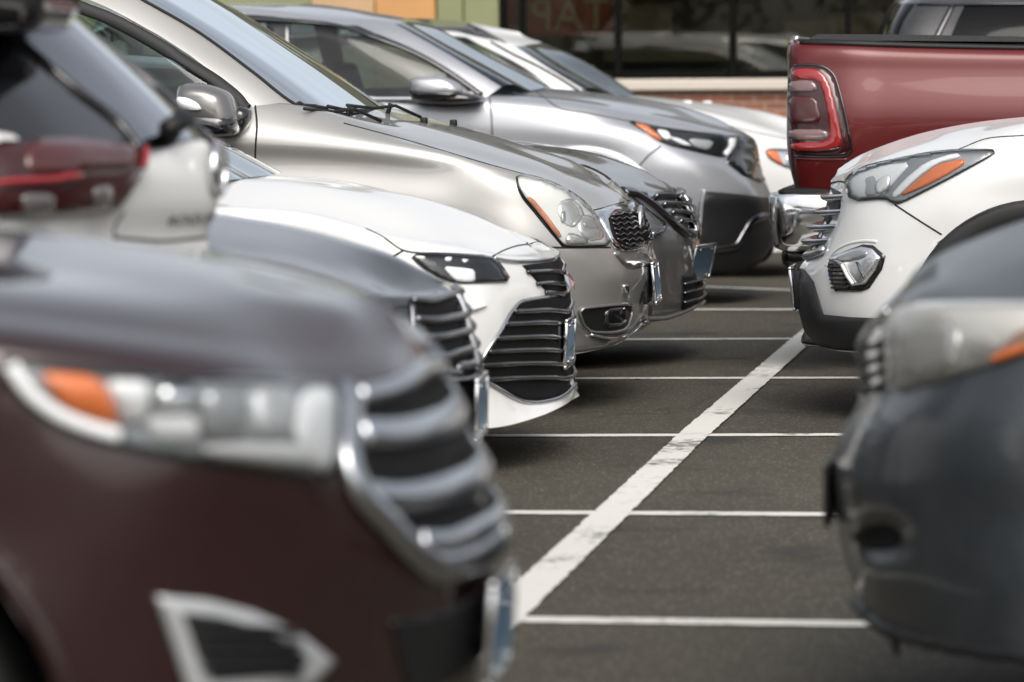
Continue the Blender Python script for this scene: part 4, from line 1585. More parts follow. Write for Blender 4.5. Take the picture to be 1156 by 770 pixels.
c.cabin([-.86, -.86, -.86, -.84, -.78, -.4, 0], [
    [(250, 118), (400, 118), (550, 118), (640, 112), (658, 101), (693, 109), (720, 108)],
    [(250, 75, -.78), (400, 75, -.78), (500, 75, -.78), (592, 76, -.76), (616, 75, -.7), (646, 80, -.38), (668, 73)],
    [(270, 45, -.66), (350, 41, -.66), (450, 39, -.66), (527, 42, -.64), (581, 52, -.6), (598, 50, -.32), (612, 48)],
    [(280, 30, -.3), (360, 27, -.3), (450, 26, -.3), (520, 31, -.3), (550, 37, -.3), (573, 39, -.16), (591, 40)],
    [(280, 26, 0), (370, 23, 0), (480, 22, 0), (525, 25, 0), (550, 29, 0), (570, 33, 0), (586, 36, 0)],
], pillar=3, far=[.1, .3, .6, .8, .8], roofmat='white', corner=.15)
cs = c.cabin_s
c.both('roof_panel', patch(cs, [(300, 45), (300, 27), (420, 22), (480, 22), (525, 25), (545, 34), (572, 49), (545, 43), (520, 37), (480, 34)], .006, step=6, soft=0), 'black_paint')
c.both('door_trim', bar(cs, [(554, 48), (580, 62), (605, 74), (632, 89), (654, 103)], .02, .012, .004), 'grey_plastic')
c.headlight([(863, 170), (872, 168), (897, 170), (915, 174), (915, 190), (897, 192), (880, 186), (868, 179)], 'lamp_silver', pieces=[
    ('turn_signal', [(864, 170), (876, 170), (882, 180), (885, 188), (876, 184), (868, 178)], 'amber', .006, .005),
    ('reflector', [(886, 174), (905, 175), (905, 188), (890, 187)], 'chrome', .006, .01)], bulge=.008, step=3, rimw=.006)
for u, v, y in ((778, 115, 28.1), (794, 116, 28.5)):
    x = P(u, v, 28.2)
    obj('washer_jet', box(x.x - .03, x.x + .03, y - .03, y + .03, x.z - .03, x.z + .01, .008), 'white', c.root)
c.gap([(700, 121), (800, 136), (850, 149), (890, 157)], w=.01)
c.seats([c.nx - 2.2], z=.7, top=1.3)
c.finish()
# ------------------------------------------------------------------ near cars of the left row, far out of focus
# ======== dark grey car next to the white sedan
c = Car('graphite_car', 'dark graphite car with chrome-framed slatted grille, second nose from the front', 'car', 11.5, .92, 1, (546, 465), 4.8, 'graphite', GRP)
S = [-.92, -.92, -.92, -.9, -.79, -.54, -.27, 0]
wh = [front_axle(c, .95, .38), rear_axle(c, .95, 2.75, .38)]
c.arches = wh
c.shell(S, [
    [(-300, 600), (100, 600), (180, 600), (300, 600, -0.9), (376.7, 592, -0.78), (448.7, 570, -0.54), (506.2, 553, -0.27), (536.0, 541, 0)],
    [(-300, 545), (100, 545), (180, 545), (300, 545, -0.9), (381.9, 537, -0.78), (453.9, 529, -0.54), (511.3, 521, -0.27), (541.0, 513, 0)],
    [(-300, 480), (100, 480), (180, 480), (298, 480, -0.9), (374.6, 480, -0.78), (446.6, 475, -0.54), (504.2, 470, -0.27), (534.0, 465, 0)],
    [(-300, 425), (100, 425), (180, 425), (295, 428, -0.9), (376.7, 430, -0.78), (448.7, 428, -0.54), (506.2, 425, -0.27), (536.0, 421, 0)],
    [(-300, 370), (100, 370), (180, 372), (290, 382, -0.9), (367.3, 381, -0.78), (439.3, 380, -0.54), (497.0, 377, -0.27), (527.0, 374, 0)],
    [(-300, 315), (100, 318), (160, 330), (280, 350, -0.9), (351.5, 348, -0.78), (423.5, 342, -0.54), (481.6, 336, -0.27), (512.0, 331, 0)],
    [(-300, 280, -0.6), (100, 285, -0.6), (270, 292, -0.6), (367, 312, -0.56), (418, 329, -0.5), (442, 333, -0.38), (474, 330, -0.2), (506.0, 325, 0)],
    [(-300, 255, -0.45), (100, 260, -0.45), (240, 274, -0.45), (326, 289, -0.43), (395, 309, -0.38), (438, 324, -0.28), (471, 323, -0.15), (500, 321, 0)],
    [(-300, 225, 0), (100, 228, 0), (251, 242, 0), (336, 257, 0), (400, 274, 0), (446, 289, 0), (478, 306, 0), (499, 318, 0)],
], hood=5, cowl=1, bumper=(3, 3.0))
c.wheels(wh)
c.cabin([-.82, -.82, -.82, -.8, -.72, -.4, 0], [
    [(-1100, 268), (-700, 262), (-400, 258), (-200, 254), (-140, 244), (-60, 240), (-20, 238)],
    [(-1100, 150, -.72), (-800, 148, -.72), (-500, 148, -.72), (-350, 150, -.72), (-290, 150, -.62), (-220, 150, -.35), (-180, 150)],
    [(-1100, 85, -.58), (-900, 80, -.58), (-700, 80, -.58), (-500, 88, -.58), (-450, 90, -.52), (-400, 88, -.28), (-370, 86)],
    [(-1100, 72, -.25), (-900, 66, -.25), (-750, 66, -.25), (-600, 70, -.25), (-550, 72, -.2), (-500, 73, -.1), (-470, 74)],
], pillar=3, far=[.9, 1.3, 1.5, 1.6])
hlp = [(345, 352), (400, 352), (440, 354), (452, 372), (448, 392), (410, 388), (372, 375)]
c.headlight(hlp, 'lamp_dark', pieces=[('reflector', [(405, 360), (432, 360), (440, 380), (415, 382)], 'lamp_silver', .006, .01),
                                     ('turn_signal', [(350, 353), (372, 355), (392, 376), (372, 372)], 'amber', .006, .004)], bulge=.01)
gp = [(462, 341), (500, 337), (518, 331), (530, 360), (541, 400), (544, 418), (530, 424), (505, 424), (482, 408), (468, 372)]
gr = c.both('grille', patch(c.body, gp, .004, step=5, soft=0), 'deep_black')
for y, a in ((358, 468), (377, 474), (398, 484), (415, 498)):
    c.slat('grille_slat', [(a, y + 3), (a + 18, y + 4), (515, y), (528, y - 3)], .026, .022, .006, 'dark_chrome', gr)
c.both('grille_chrome', bar(c.body, [(516, 333), (522, 345), (530, 365), (540, 395), (545, 412)], .022, .018, .006), 'chrome')
c.both('grille_moulding', bar(c.body, [(464, 340), (485, 341), (505, 335), (518, 330)], .02, .02, .006), 'dark_chrome')
c.both('grille_surround', bar(c.body, [(546, 414), (530, 427), (505, 428), (480, 412), (466, 375), (463, 345)], .02, .018, .006), 'dark_chrome')
c.both('lower_grille', patch(c.body, [(480, 440), (515, 436), (540, 430), (541, 490), (530, 500), (490, 505)], .004, step=6, soft=0), 'black_plastic')
c.both('fog_lamp', patch(c.body, [(535, 510), (549, 506), (550, 524), (540, 536), (533, 532)], .006, .02, step=4), 'lamp_grey')
c.plate(543, 459, yaw=.06, tilt=.02, h=.155)
c.gap([(280, 330), (380, 350), (444, 348), (478, 342), (518, 331)])
c.seats([c.nx - 2.2], z=.5, top=1.1)
c.finish()

# ======== white hatchback reversed in, tail towards the lane
c = Car('white_tail_suv', 'white SUV parked tail first, with dark red tail lamp and a rear wiper', 'car', 9.0, .92, 1, (262, 480), 4.6, 'white', GRP)
S = [-.92, -.92, -.92, -.87, -.72, -.5, -.25, 0]
wh = [rear_axle(c, 0, .85, .40), rear_axle(c, .85, 2.7, .40)]
c.arches = wh
c.shell(S, [
    [(-1500, 690), (-300, 690), (-150, 690), (5, 690), (70, 680), (130, 662), (190, 645), (248, 630)],
    [(-1500, 490), (-300, 490), (-150, 490), (10, 490), (78, 490), (142, 487), (205, 483), (262, 480)],
    [(-1500, 330), (-300, 330), (-150, 330), (0, 330), (68, 332), (130, 334), (192, 334), (250, 334)],
    [(-1500, 262), (-300, 262), (-150, 260), (-8, 261), (54, 263), (114, 268), (175, 269), (234, 267)],
    [(-1500, 225), (-300, 225), (-150, 225), (-4, 225), (60, 226), (122, 226), (185, 227), (246, 228)],
    [(-1500, 190), (-300, 190), (-150, 190, -.91), (-4, 190, -.86), (60, 190), (121, 191), (183, 192), (243, 193)],
    [(-1500, 165, -.9), (-300, 165, -.9), (-150, 165, -.89), (-12, 166, -.84), (50, 168, -.70), (112, 168), (172, 166), (232, 160)],
    [(-1500, 162, -.5), (-300, 162, -.5), (-150, 162, -.5), (-20, 162, -.5), (40, 164, -.42), (100, 165, -.3), (160, 163, -.15), (221, 157, 0)],
    [(-1500, 160, 0), (-300, 160, 0), (-150, 160, 0), (0, 160, 0), (60, 160, 0), (110, 160, 0), (160, 159, 0), (212, 157, 0)],
], hood=7, cowl=9, bumper=(2.5, 4.0))
c.wheels(wh, lip=.06, lipmat='black_plastic')
c.cabin([-.88, -.88, -.87, -.83, -.36, -.25, -.12, 0], [
    [(-1500, 166), (-300, 166), (-140, 166), (-30, 167), (156, 169), (181, 167), (202, 163), (218, 158)],
    [(-1500, 95, -.8), (-300, 95, -.8), (-190, 98, -.8), (-80, 100, -.77), (84, 99, -.37), (112, 98), (136, 95), (153, 92)],
    [(-1350, 10, -.7), (-300, 10, -.7), (-230, 15, -.7), (-140, 18, -.68), (-10, 22, -.36), (22, 18), (46, 12), (64, 8)],
    [(-1250, -95, -.6), (-300, -100, -.6), (-270, -95, -.6), (-220, -90, -.58), (-120, -85, -.34), (-85, -85, -.22), (-60, -88, -.1), (-40, -90)],
    [(-1200, -120, 0), (-700, -128, 0), (-400, -128, 0), (-300, -122, 0), (-200, -115, 0), (-130, -110, 0), (-90, -106, 0), (-65, -100, 0)],
], pillar=3, far=[1.0, 1.4, 1.9, 2.1, 2.3], top=3, glass_side='dark_glass', glass_front='back_glass', pillarmat='gloss_black', tail=True)
cs = c.cabin_s
tl = [(-40, 168), (20, 163), (90, 163), (152, 165), (161, 172), (160, 190), (147, 212), (128, 238), (90, 241), (30, 244), (-40, 246)]
t = c.both('tail_lamp', patch(c.body, tl, .012, .015, bw=6, step=6, soft=1), 'dark_red_lens', sep=True)
c.both('red_lens', bar(c.body, [(-40, 209), (0, 207), (40, 203), (78, 199)], .015, .014, .03), 'red_lens', t, sep=True)
c.both('red_lens', bar(c.body, [(152, 173), (152, 182), (149, 192)], .014, .012, .03), 'red_lens', t, sep=True)
c.both('red_lens', patch(c.body, [(20, 168), (80, 166), (145, 170), (142, 192), (82, 196), (20, 200)], .028, .004, step=6), 'brown_red_lens', t, sep=True)
c.both('reversing_lamp', patch(c.body, [(92, 210), (113, 208), (112, 232), (94, 235)], .03, .006, step=4), 'dim_lens', t, sep=True)
c.both('reversing_lamp', patch(c.body, [(14, 218), (48, 216), (50, 238), (16, 240)], .03, .006, step=4), 'dim_lens', t, sep=True)
c.both('window_seal', bar(cs, [(157, 169), (136, 142), (82, 99), (16, 43), (-10, 22)], .03, .02, .004), 'gloss_black')
c.both('window_trim', bar(cs, [(-900, 166), (-300, 166), (0, 166), (60, 167)], .03, .02, .004), 'gloss_black')
c.gap([(158, 169), (188, 164), (222, 157)], [(140, 240), (130, 255), (128, 268)], [(128, 268), (184, 272), (232, 268)])
a, b = cs.hit(175, 145, 0), cs.hit(203, 124, 0)
obj('rear_wiper', join(tube([a[0] + Vector((.04, -.05, 0)), a[0].lerp(b[0], .5) + Vector((.05, 0, .01)), b[0] + Vector((.03, .0, 0))], .022), tube([b[0] + Vector((.03, 0, 0)), b[0] + Vector((.01, .04, .01))], .016)), 'black_plastic', c.root)
em = P(241, 191, 9.0)
obj('emblem', sweep([em + Vector((.012, .06 * math.cos(k), .055 * math.sin(k))) for k in [2 * math.pi * q / 28 for q in range(28)]], [Vector((1, 0, 0))] * 28, .016, .02, 8, True), 'chrome', c.root)
# small raised letters low on the tailgate, each laid on its curved skin
fcv = bpy.data.curves.new('lettering', 'FONT')
fcv.body = 'ROGUE'
fcv.size = 1
fob = bpy.data.objects.new('lettering', fcv)
COL.objects.link(fob)
bpy.context.view_layer.update()
mt = bpy.data.meshes.new_from_object(fob.evaluated_get(bpy.context.evaluated_depsgraph_get()))
bpy.data.objects.remove(fob)
x0, x1 = min(v.co.x for v in mt.vertices), max(v.co.x for v in mt.vertices)
tv = []
for v in mt.vertices:
    f = (v.co.x - x0) / (x1 - x0)
    s = -.21 + f * .21
    z = P(0, 253, 8.9).z + v.co.y * .030
    q = c.body.bvh.ray_cast(Vector((c.nx + 1, 9.0 + s, z)), Vector((-1, 0, 0)))[0]
    tv.append((q.x if q else c.nx - .1) + .004)
    tv[-1] = Vector((tv[-1], 9.0 + s, z))
obj('lettering', (tv, [tuple(p.vertices) for p in mt.polygons]), 'dark_chrome', c.root, smooth=False)
# roof spoiler hanging over the rear glass
V, F = [], []
prof = [(-120, -70), (-40, -78), (30, -60), (60, -20), (61, 10), (50, 34), (30, 37), (-30, 39), (-100, 20)]
pr = [P(u, v, 8.4) for u, v in smooth_poly(prof, 2)]
ss = [-.74, -.72, -.6, -.5, -.36, -.3, -.28]
for s in ss:
    k = .85 if s in (ss[0], ss[-1]) else 1
    cc_ = sum(pr, Vector()) / len(pr)
    for p in pr:
        q = cc_ + (p - cc_) * k
        V.append(Vector((q.x - .05 * (s + .74), 9.0 + s, q.z)))
n = len(pr)
for i in range(len(ss) - 1):
    for k in range(n):
        l = (k + 1) % n
        F.append((i * n + k, i * n + l, (i + 1) * n + l, (i + 1) * n + k))
F += [tuple(range(n))[::-1], tuple((len(ss) - 1) * n + k for k in range(n))]
obj('roof_spoiler', (V, F), 'gloss_black', c.root)
c.seats([c.nx - 1.6, c.nx - 2.5], z=.7, top=1.35)
c.finish()

# ======== the burgundy SUV nearest the camera
c = Car('burgundy_suv', 'dark burgundy SUV nearest the camera with thick satin bars across its grille', 'car', 6.7, .96, 1, (574, 612), 4.75, 'burgundy', GRP)
S = [-.96, -.96, -.95, -.87, -.71, -.5, -.33, -.17, 0]
wh = [(c.nx - .97, .36, .46), (c.nx - .97 - 2.85, .36, .44)]
c.arches = wh
c.shell(S, [
    [(-1300, 960), (-300, 960), (30, 960, -0.95), (150, 960, -0.87), (290, 955, -0.71), (374.0, 935, -0.5), (451.3, 900, -0.33), (500.6, 865, -0.17), (530.0, 840, 0)],
    [(-1300, 800), (-300, 800), (30, 800, -0.95), (150, 815, -0.87), (290, 820, -0.71), (384.8, 808, -0.5), (461.9, 788, -0.33), (510.9, 765, -0.17), (540.0, 748, 0)],
    [(-1300, 690), (-300, 690), (30, 690, -0.95), (150, 692, -0.87), (285, 695, -0.71), (400.0, 693, -0.5), (476.6, 682, -0.33), (525.3, 668, -0.17), (554.0, 656, 0)],
    [(-1300, 600), (-300, 600), (20, 600, -0.95), (150, 605, -0.87), (285, 615, -0.71), (411.9, 632, -0.5), (484.0, 641, -0.33), (530.2, 630, -0.17), (558.0, 613, 0)],
    [(-1300, 510), (-300, 510), (20, 515, -0.95), (140, 520, -0.87), (290, 538, -0.71), (403.3, 552, -0.5), (467.3, 560, -0.33), (509.3, 553, -0.17), (536.0, 546, 0)],
    [(-1300, 440), (-300, 445), (15, 452, -0.95), (125, 474, -0.87), (290, 490, -0.71), (381.1, 494, -0.5), (439.5, 494, -0.33), (478.7, 487, -0.17), (505.0, 482, 0)],
    [(-1300, 370), (-300, 375), (0, 402, -0.95), (130, 420, -0.87), (270, 430, -0.71), (350.9, 433, -0.5), (405.9, 427, -0.33), (443.7, 413, -0.17), (470.0, 404, 0)],
    [(-1300, 338, -0.76), (-300, 340, -0.76), (0, 350, -0.8), (120, 365, -0.73), (245, 381, -0.6), (335, 391, -0.42), (395, 392, -0.27), (435, 391, -0.13), (465, 389, 0)],
    [(-1300, 290, -0.35), (-300, 290, -0.35), (0, 296, -0.35), (120, 308, -0.35), (230, 324, -0.33), (320, 344, -0.28), (384, 358, -0.2), (424, 368, -0.1), (458, 374, 0)],
    [(-1300, 252, 0), (-300, 252, 0), (0, 258, 0), (120, 272, 0), (210, 288, 0), (300, 313, 0), (370, 328, 0), (420, 340, 0), (447, 356, 0)],
], hood=6, cowl=1.2, bumper=(4, 3.0), nr=7, nc=9)
c.wheels(wh, R_=.37)
c.cabin([-.88, -.88, -.88, -.86, -.78, -.45, 0], [
    [(-1500, 372), (-1000, 372), (-700, 372), (-480, 372), (-420, 330), (-330, 290), (-270, 270)],
    [(-1500, 160, -.78), (-1200, 160, -.78), (-900, 160, -.78), (-700, 160, -.78), (-640, 160, -.68), (-540, 150, -.4), (-480, 148)],
    [(-1500, 0, -.66), (-1300, -10, -.66), (-1100, -10, -.66), (-940, 0, -.66), (-870, 5, -.56), (-770, 0, -.3), (-720, -5)],
    [(-1500, -40, -.3), (-1300, -50, -.3), (-1150, -50, -.3), (-1000, -40, -.3), (-940, -35, -.25), (-880, -36, -.12), (-840, -38)],
], pillar=3, far=[.15, .4, .6, .8])
hl = [(4, 410), (30, 412), (160, 425), (300, 431), (378, 435), (380, 470), (377, 538), (340, 536), (290, 527), (200, 516), (136, 503), (90, 487), (49, 468), (22, 440)]
hd = c.headlight(hl, 'lamp_grey', pieces=[
    ('turn_signal', [(44, 419), (110, 425), (124, 450), (134, 488), (100, 480), (72, 464), (54, 440)], 'amber', .008, .012),
    ('bar:lamp_strip', [(10, 414), (28, 440), (52, 462), (90, 482), (128, 494)], 'led_white', .02, (.022, .014)),
    ('reflector', [(118, 428), (168, 430), (166, 470), (140, 486), (126, 458)], 'led_white', .006, .02),
    ('reflector', [(160, 470), (222, 468), (222, 500), (170, 500)], 'led_white', .008, .014),
    ('reflector', [(170, 432), (222, 434), (218, 462), (172, 466)], 'chrome', .006, .02),
    ('bulb_shield', [(222, 438), (276, 436), (270, 500), (226, 500)], 'lamp_grey', .008, .012),
    ('reflector', [(278, 436), (330, 438), (326, 496), (284, 496)], 'lamp_pale', .006, .016),
    ('reflector', [(228, 500), (340, 500), (345, 530), (300, 526), (230, 515)], 'led_white', .008, .014),
    ('reflector', [(338, 440), (376, 440), (374, 530), (352, 534), (328, 490)], 'led_white', .008, .012)], bulge=.02, step=7, rimw=.012)
gp = [(378, 438), (402, 440), (440, 430), (462, 414), (471, 407), (506, 476), (537, 548), (558, 612), (540, 624), (505, 636), (480, 634), (430, 590), (384, 540)]
gr = c.both('grille', patch(c.body, gp, .002, step=7, soft=0), 'deep_black')
for ln, wd in (([(402, 448), (425, 444), (452, 434), (472, 418)], .035), ([(404, 490), (440, 491), (472, 486), (505, 474)], .055), ([(410, 560), (445, 564), (490, 557), (534, 541)], .055),
               ([(470, 618), (500, 618), (528, 608), (555, 596)], .06)):
    c.slat('grille_bar', ln, wd, .022, .008, 'satin_chrome', gr)
c.both('grille_surround', bar(c.body, [(390, 442), (390, 480), (392, 530), (402, 556), (430, 588), (462, 622), (490, 640), (520, 634), (545, 622), (560, 608)], .055, .026, .010), 'satin_chrome')
em = P(512, 474, 6.7)
obj('emblem', lathe([(.001, -.012), (.05, -.01), (.055, 0), (.05, .008)], Vector((0, 0, 0)), 28), 'chrome', c.root)
e = c.root.children[-1]
for v in e.data.vertices:
    p = v.co + c.root.location
    v.co = Vector((em.x + .02 - p.y, 6.7 + p.x * 1.5, em.z + p.z)) - c.root.location
fg = [(175, 672), (230, 677), (280, 690), (328, 711), (372, 746), (345, 775), (300, 790), (215, 790), (195, 730)]
fi = [(198, 690), (236, 694), (290, 709), (338, 742), (322, 762), (232, 768), (214, 735)]
f_ = c.both('fog_surround', patch(c.body, fg, .012, .006, bw=6, step=7, soft=0), 'silver_trim')
c.both('fog_recess', patch(c.body, fi, .020, step=7, soft=0), 'deep_black', f_)
for y in (706, 722, 738, 754):
    c.both('fog_slat', bar(c.body, [(205 + (y - 706) * .3, y), (290, y + 2), (325, y + 6)], .010, .014, .024), 'grey_plastic', f_)
c.both('lower_grille', patch(c.body, [(440, 700), (490, 692), (530, 676), (553, 664), (548, 700), (540, 745), (510, 765), (460, 790)], .004, step=7, soft=0), 'black_plastic')
c.plate(565, 705, yaw=.03, tilt=.06, x_off=.0)
c.gap([(0, 404), (130, 421), (270, 431), (375, 434), (432, 428), (472, 414), (496, 405)], w=.008)
c.seats([c.nx - 2.3], z=.7, top=1.35)
c.finish()
# ------------------------------------------------------------------ the right row
# ======== white SUV facing the lane
c = Car('white_suv', 'white SUV with grey lower cladding, chrome grille and pentagon fog lamp, before the red pickup', 'car', 16.8, .94, -1, (900, 320), 4.7, 'white', GRP)
S = [-.94, -.94, -.94, -.94, -.93, -.84, -.62, -.32, 0]
wh = [(P(1172, 373, 15.87).x, .36, .50), (P(1172, 373, 15.87).x + 2.7, .36, .46)]
c.arches = wh
c.shell(S, [
    [(2150, 405), (1400, 405), (1250, 405), (1156, 404), (1070, 402, -.92), (990, 399, -.82), (945, 396, -.6), (920, 388), (909, 378)],
    [(2150, 360), (1400, 360), (1250, 360), (1156, 360), (1070, 361), (985, 359), (931, 354), (909, 345), (901, 335)],
    [(2150, 310), (1400, 310), (1250, 310), (1156, 310), (1070, 310), (985, 314), (934, 315, -.64), (910, 310), (901, 305)],
    [(2150, 285), (1400, 285), (1250, 285), (1156, 285), (1070, 285), (990, 284), (945, 286, -.66), (922, 288), (911, 290)],
    [(2150, 225), (1400, 225), (1250, 225), (1156, 225), (1070, 228), (1005, 232, -.83), (962, 231, -.68), (945, 236, -.36), (932, 242)],
    [(2150, 190), (1400, 190), (1250, 190), (1156, 192), (1078, 196, -.91), (1008, 206, -.80), (962, 213, -.65), (946, 217, -.34), (935, 221)],
    [(2150, 158, -.93), (1400, 158, -.93), (1250, 160, -.92), (1156, 168, -.9), (1081, 172, -.86), (1018, 181, -.76), (966, 196, -.6), (950, 205, -.33), (938, 210)],
    [(2150, 146, -.88), (1400, 146, -.88), (1250, 147, -.87), (1156, 153, -.84), (1085, 167, -.81), (1020, 176, -.71), (968, 192, -.55), (951, 200, -.3), (938, 204)],
    [(2150, 128, -.45), (1400, 126, -.45), (1250, 130, -.45), (1160, 138, -.45), (1095, 146, -.42), (1035, 160, -.36), (990, 174, -.28), (962, 189, -.16), (943, 198, 0)],
    [(2150, 120, 0), (1400, 122, 0), (1250, 126, 0), (1156, 132, 0), (1096, 139, 0), (1034, 152, 0), (995, 165, 0), (967, 177, 0), (946, 191, 0)],
], hood=7, cowl=2, bumper=(6, 4.4), nr=7)
c.wheels(wh, R_=.37, lip=.0)
for (ax, az, ar) in wh:
    pth, nn = [], []
    for k in range(41):
        a = math.pi * (k / 40 * 1.2 - .1)
        q, n, _, _ = c.body.bvh.ray_cast(Vector((ax + (ar + .0) * math.cos(a), 10, az + (ar + .0) * math.sin(a))), Vector((0, 1, 0)))
        pth.append(Vector((ax + (ar - .035) * math.cos(a), c.Yc - c.W - .004, az + (ar - .035) * math.sin(a))))
        nn.append(Vector((0, -1, 0)))
    c.both('arch_cladding', sweep(pth, nn, .085, .035, 10), 'grey_plastic')
c.cabin([-.88, -.88, -.88, -.86, -.78, -.45, 0], [
    [(2100, 140), (1800, 140), (1550, 140), (1400, 140), (1368, 128), (1300, 126), (1265, 125)],
    [(2100, 70, -.8), (1850, 70, -.8), (1650, 70, -.8), (1490, 72, -.78), (1458, 72, -.7), (1410, 70, -.4), (1385, 70)],
    [(2050, 22, -.68), (1850, 20, -.68), (1700, 20, -.68), (1580, 24, -.66), (1545, 26, -.58), (1505, 24, -.3), (1480, 22)],
    [(2050, 5, -.3), (1850, 4, -.3), (1700, 4, -.3), (1620, 8, -.3), (1590, 10, -.25), (1560, 12, -.12), (1540, 13)],
], pillar=3, far=[.15, .4, .7, .9])
hl = [(955, 207), (962, 197), (985, 188), (1018, 180), (1050, 174), (1081, 171), (1121, 170), (1123, 174), (1081, 197), (1050, 213), (1018, 229), (1010, 230), (1000, 224), (962, 227)]
c.headlight(hl, 'lamp_grey', pieces=[
    ('reflector', [(959, 207), (966, 199), (1000, 187), (1030, 184), (1010, 206), (996, 222), (965, 224)], 'led_white', .006, .008),
    ('projector', [(974, 202), (990, 196), (998, 206), (992, 221), (978, 222)], 'lamp_pale', .010, .006),
    ('reflector', [(996, 203), (1008, 198), (1006, 213), (994, 221), (990, 212)], 'lamp_pale', .018, .006),
    ('turn_signal', [(1015, 223), (1036, 205), (1059, 187), (1090, 180), (1089, 186), (1068, 199), (1040, 213)], 'amber_dull', .010, .004),
    ('lamp_strip', [(1006, 222), (1022, 204), (1046, 184), (1080, 174), (1086, 178), (1058, 185), (1034, 203), (1013, 224)], 'led_white', .009, .003)],
    bulge=.008, step=4, rimw=.007)
gr = c.both('grille', patch(c.body, [(938, 211), (949, 217), (949, 234), (940, 246), (930, 262), (920, 286), (911, 292), (900, 288), (925, 250), (936, 222)], .002, step=4, soft=0), 'black_plastic')
for i, (u, v, s) in enumerate(((945, 222, 0), (939, 239, 0), (930, 256, 0), (923, 272, 0))):
    p0 = P(u - 4, v + 1, c.Yc)
    pts = []
    for k in range(17):
        t = -1 + k / 8
        pts.append(Vector((p0.x + .16 * t * t - .02, c.Yc + t * (.62 - i * .05), p0.z + .02 * t * t)))
    obj('grille_slat', sweep(pts, [Vector((-1, 0, .25))] * 17, .028, .07, 10), 'satin_chrome', gr)
c.both('chin_trim', bar(c.body, [(912, 290), (920, 288), (932, 283)], .04, .03, .01), 'satin_chrome')
clad = [(901, 303), (909, 305), (919, 318), (930, 355), (960, 358), (989, 359), (1040, 361), (1100, 361), (1156, 361), (1240, 361), (1240, 402), (1156, 401), (1070, 399), (990, 397), (945, 394), (923, 389), (910, 372), (901, 338)]
c.both('lower_cladding', patch(c.body, clad, .010, .010, bw=5, step=7, soft=0), 'grey_plastic')
fo_ = [(936, 297), (941, 289), (975, 276), (986, 277), (1000, 289), (996, 304), (982, 325), (972, 329), (944, 329), (937, 311)]
f_ = c.both('fog_surround', patch(c.body, fo_, .006, step=4, soft=0), 'gloss_black')
fl = [(938, 294), (952, 286), (975, 279), (986, 281), (995, 291), (990, 304), (978, 321), (966, 323), (958, 314), (950, 300)]
c.both('fog_lamp', patch(c.body, fl, .014, .006, bw=4, step=3, soft=0), 'lamp_silver', f_)
c.both('fog_reflector', patch(c.body, [(946, 293), (972, 283), (984, 285), (980, 292), (958, 298)], .022, .004, step=3), 'lamp_grey', f_)
c.both('fog_strip', bar(c.body, [(956, 300), (962, 312), (968, 321)], .016, .012, .024), 'led_white', f_)
c.both('fog_strip', bar(c.body, [(972, 297), (977, 308), (980, 314)], .008, .01, .024), 'lamp_dark', f_)
for k in range(6):
    y = 302 + k * 4.6
    c.both('fog_slat', bar(c.body, [(938 + k * .8, y), (950 + k * 1.8, y)], .008, .014, .012), 'grey_plastic', f_)
c.both('fog_crease', bar(c.body, [(932, 300), (940, 286), (976, 272), (990, 273)], .014, .008, .0), 'white')
q = P(905, 322, c.Yc)
o = obj('plate_holder', box(q.x - .02, q.x + .03, c.Yc - .17, c.Yc + .17, P(0, 344, c.Yc).z, P(0, 304, c.Yc).z, .006), 'black_plastic', c.root)
c.plate(900, 324, tilt=-.12, mat='plate_white', frame='satin_chrome', x_off=.01)
lip = [Vector((P(914, 372, c.Yc).x + .12 * t * t - .01, c.Yc + t * .5, P(0, 374, c.Yc).z)) for t in [-1 + k / 8 for k in range(17)]]
obj('skid_plate', sweep(lip, [Vector((-1, 0, .5))] * 17, .085, .03, 10, shape=lambda t: .25 + .75 * math.sin(math.pi * t) ** .4), 'dark_chrome', c.root)
c.gap([(954, 204), (962, 196), (1018, 178), (1078, 170), (1112, 157), (1156, 153)], [(1010, 231), (1036, 248), (1063, 265)], [(937, 207), (950, 205), (956, 207)])
c.seats([c.nx + 2.2], z=.7, top=1.35)
c.finish()

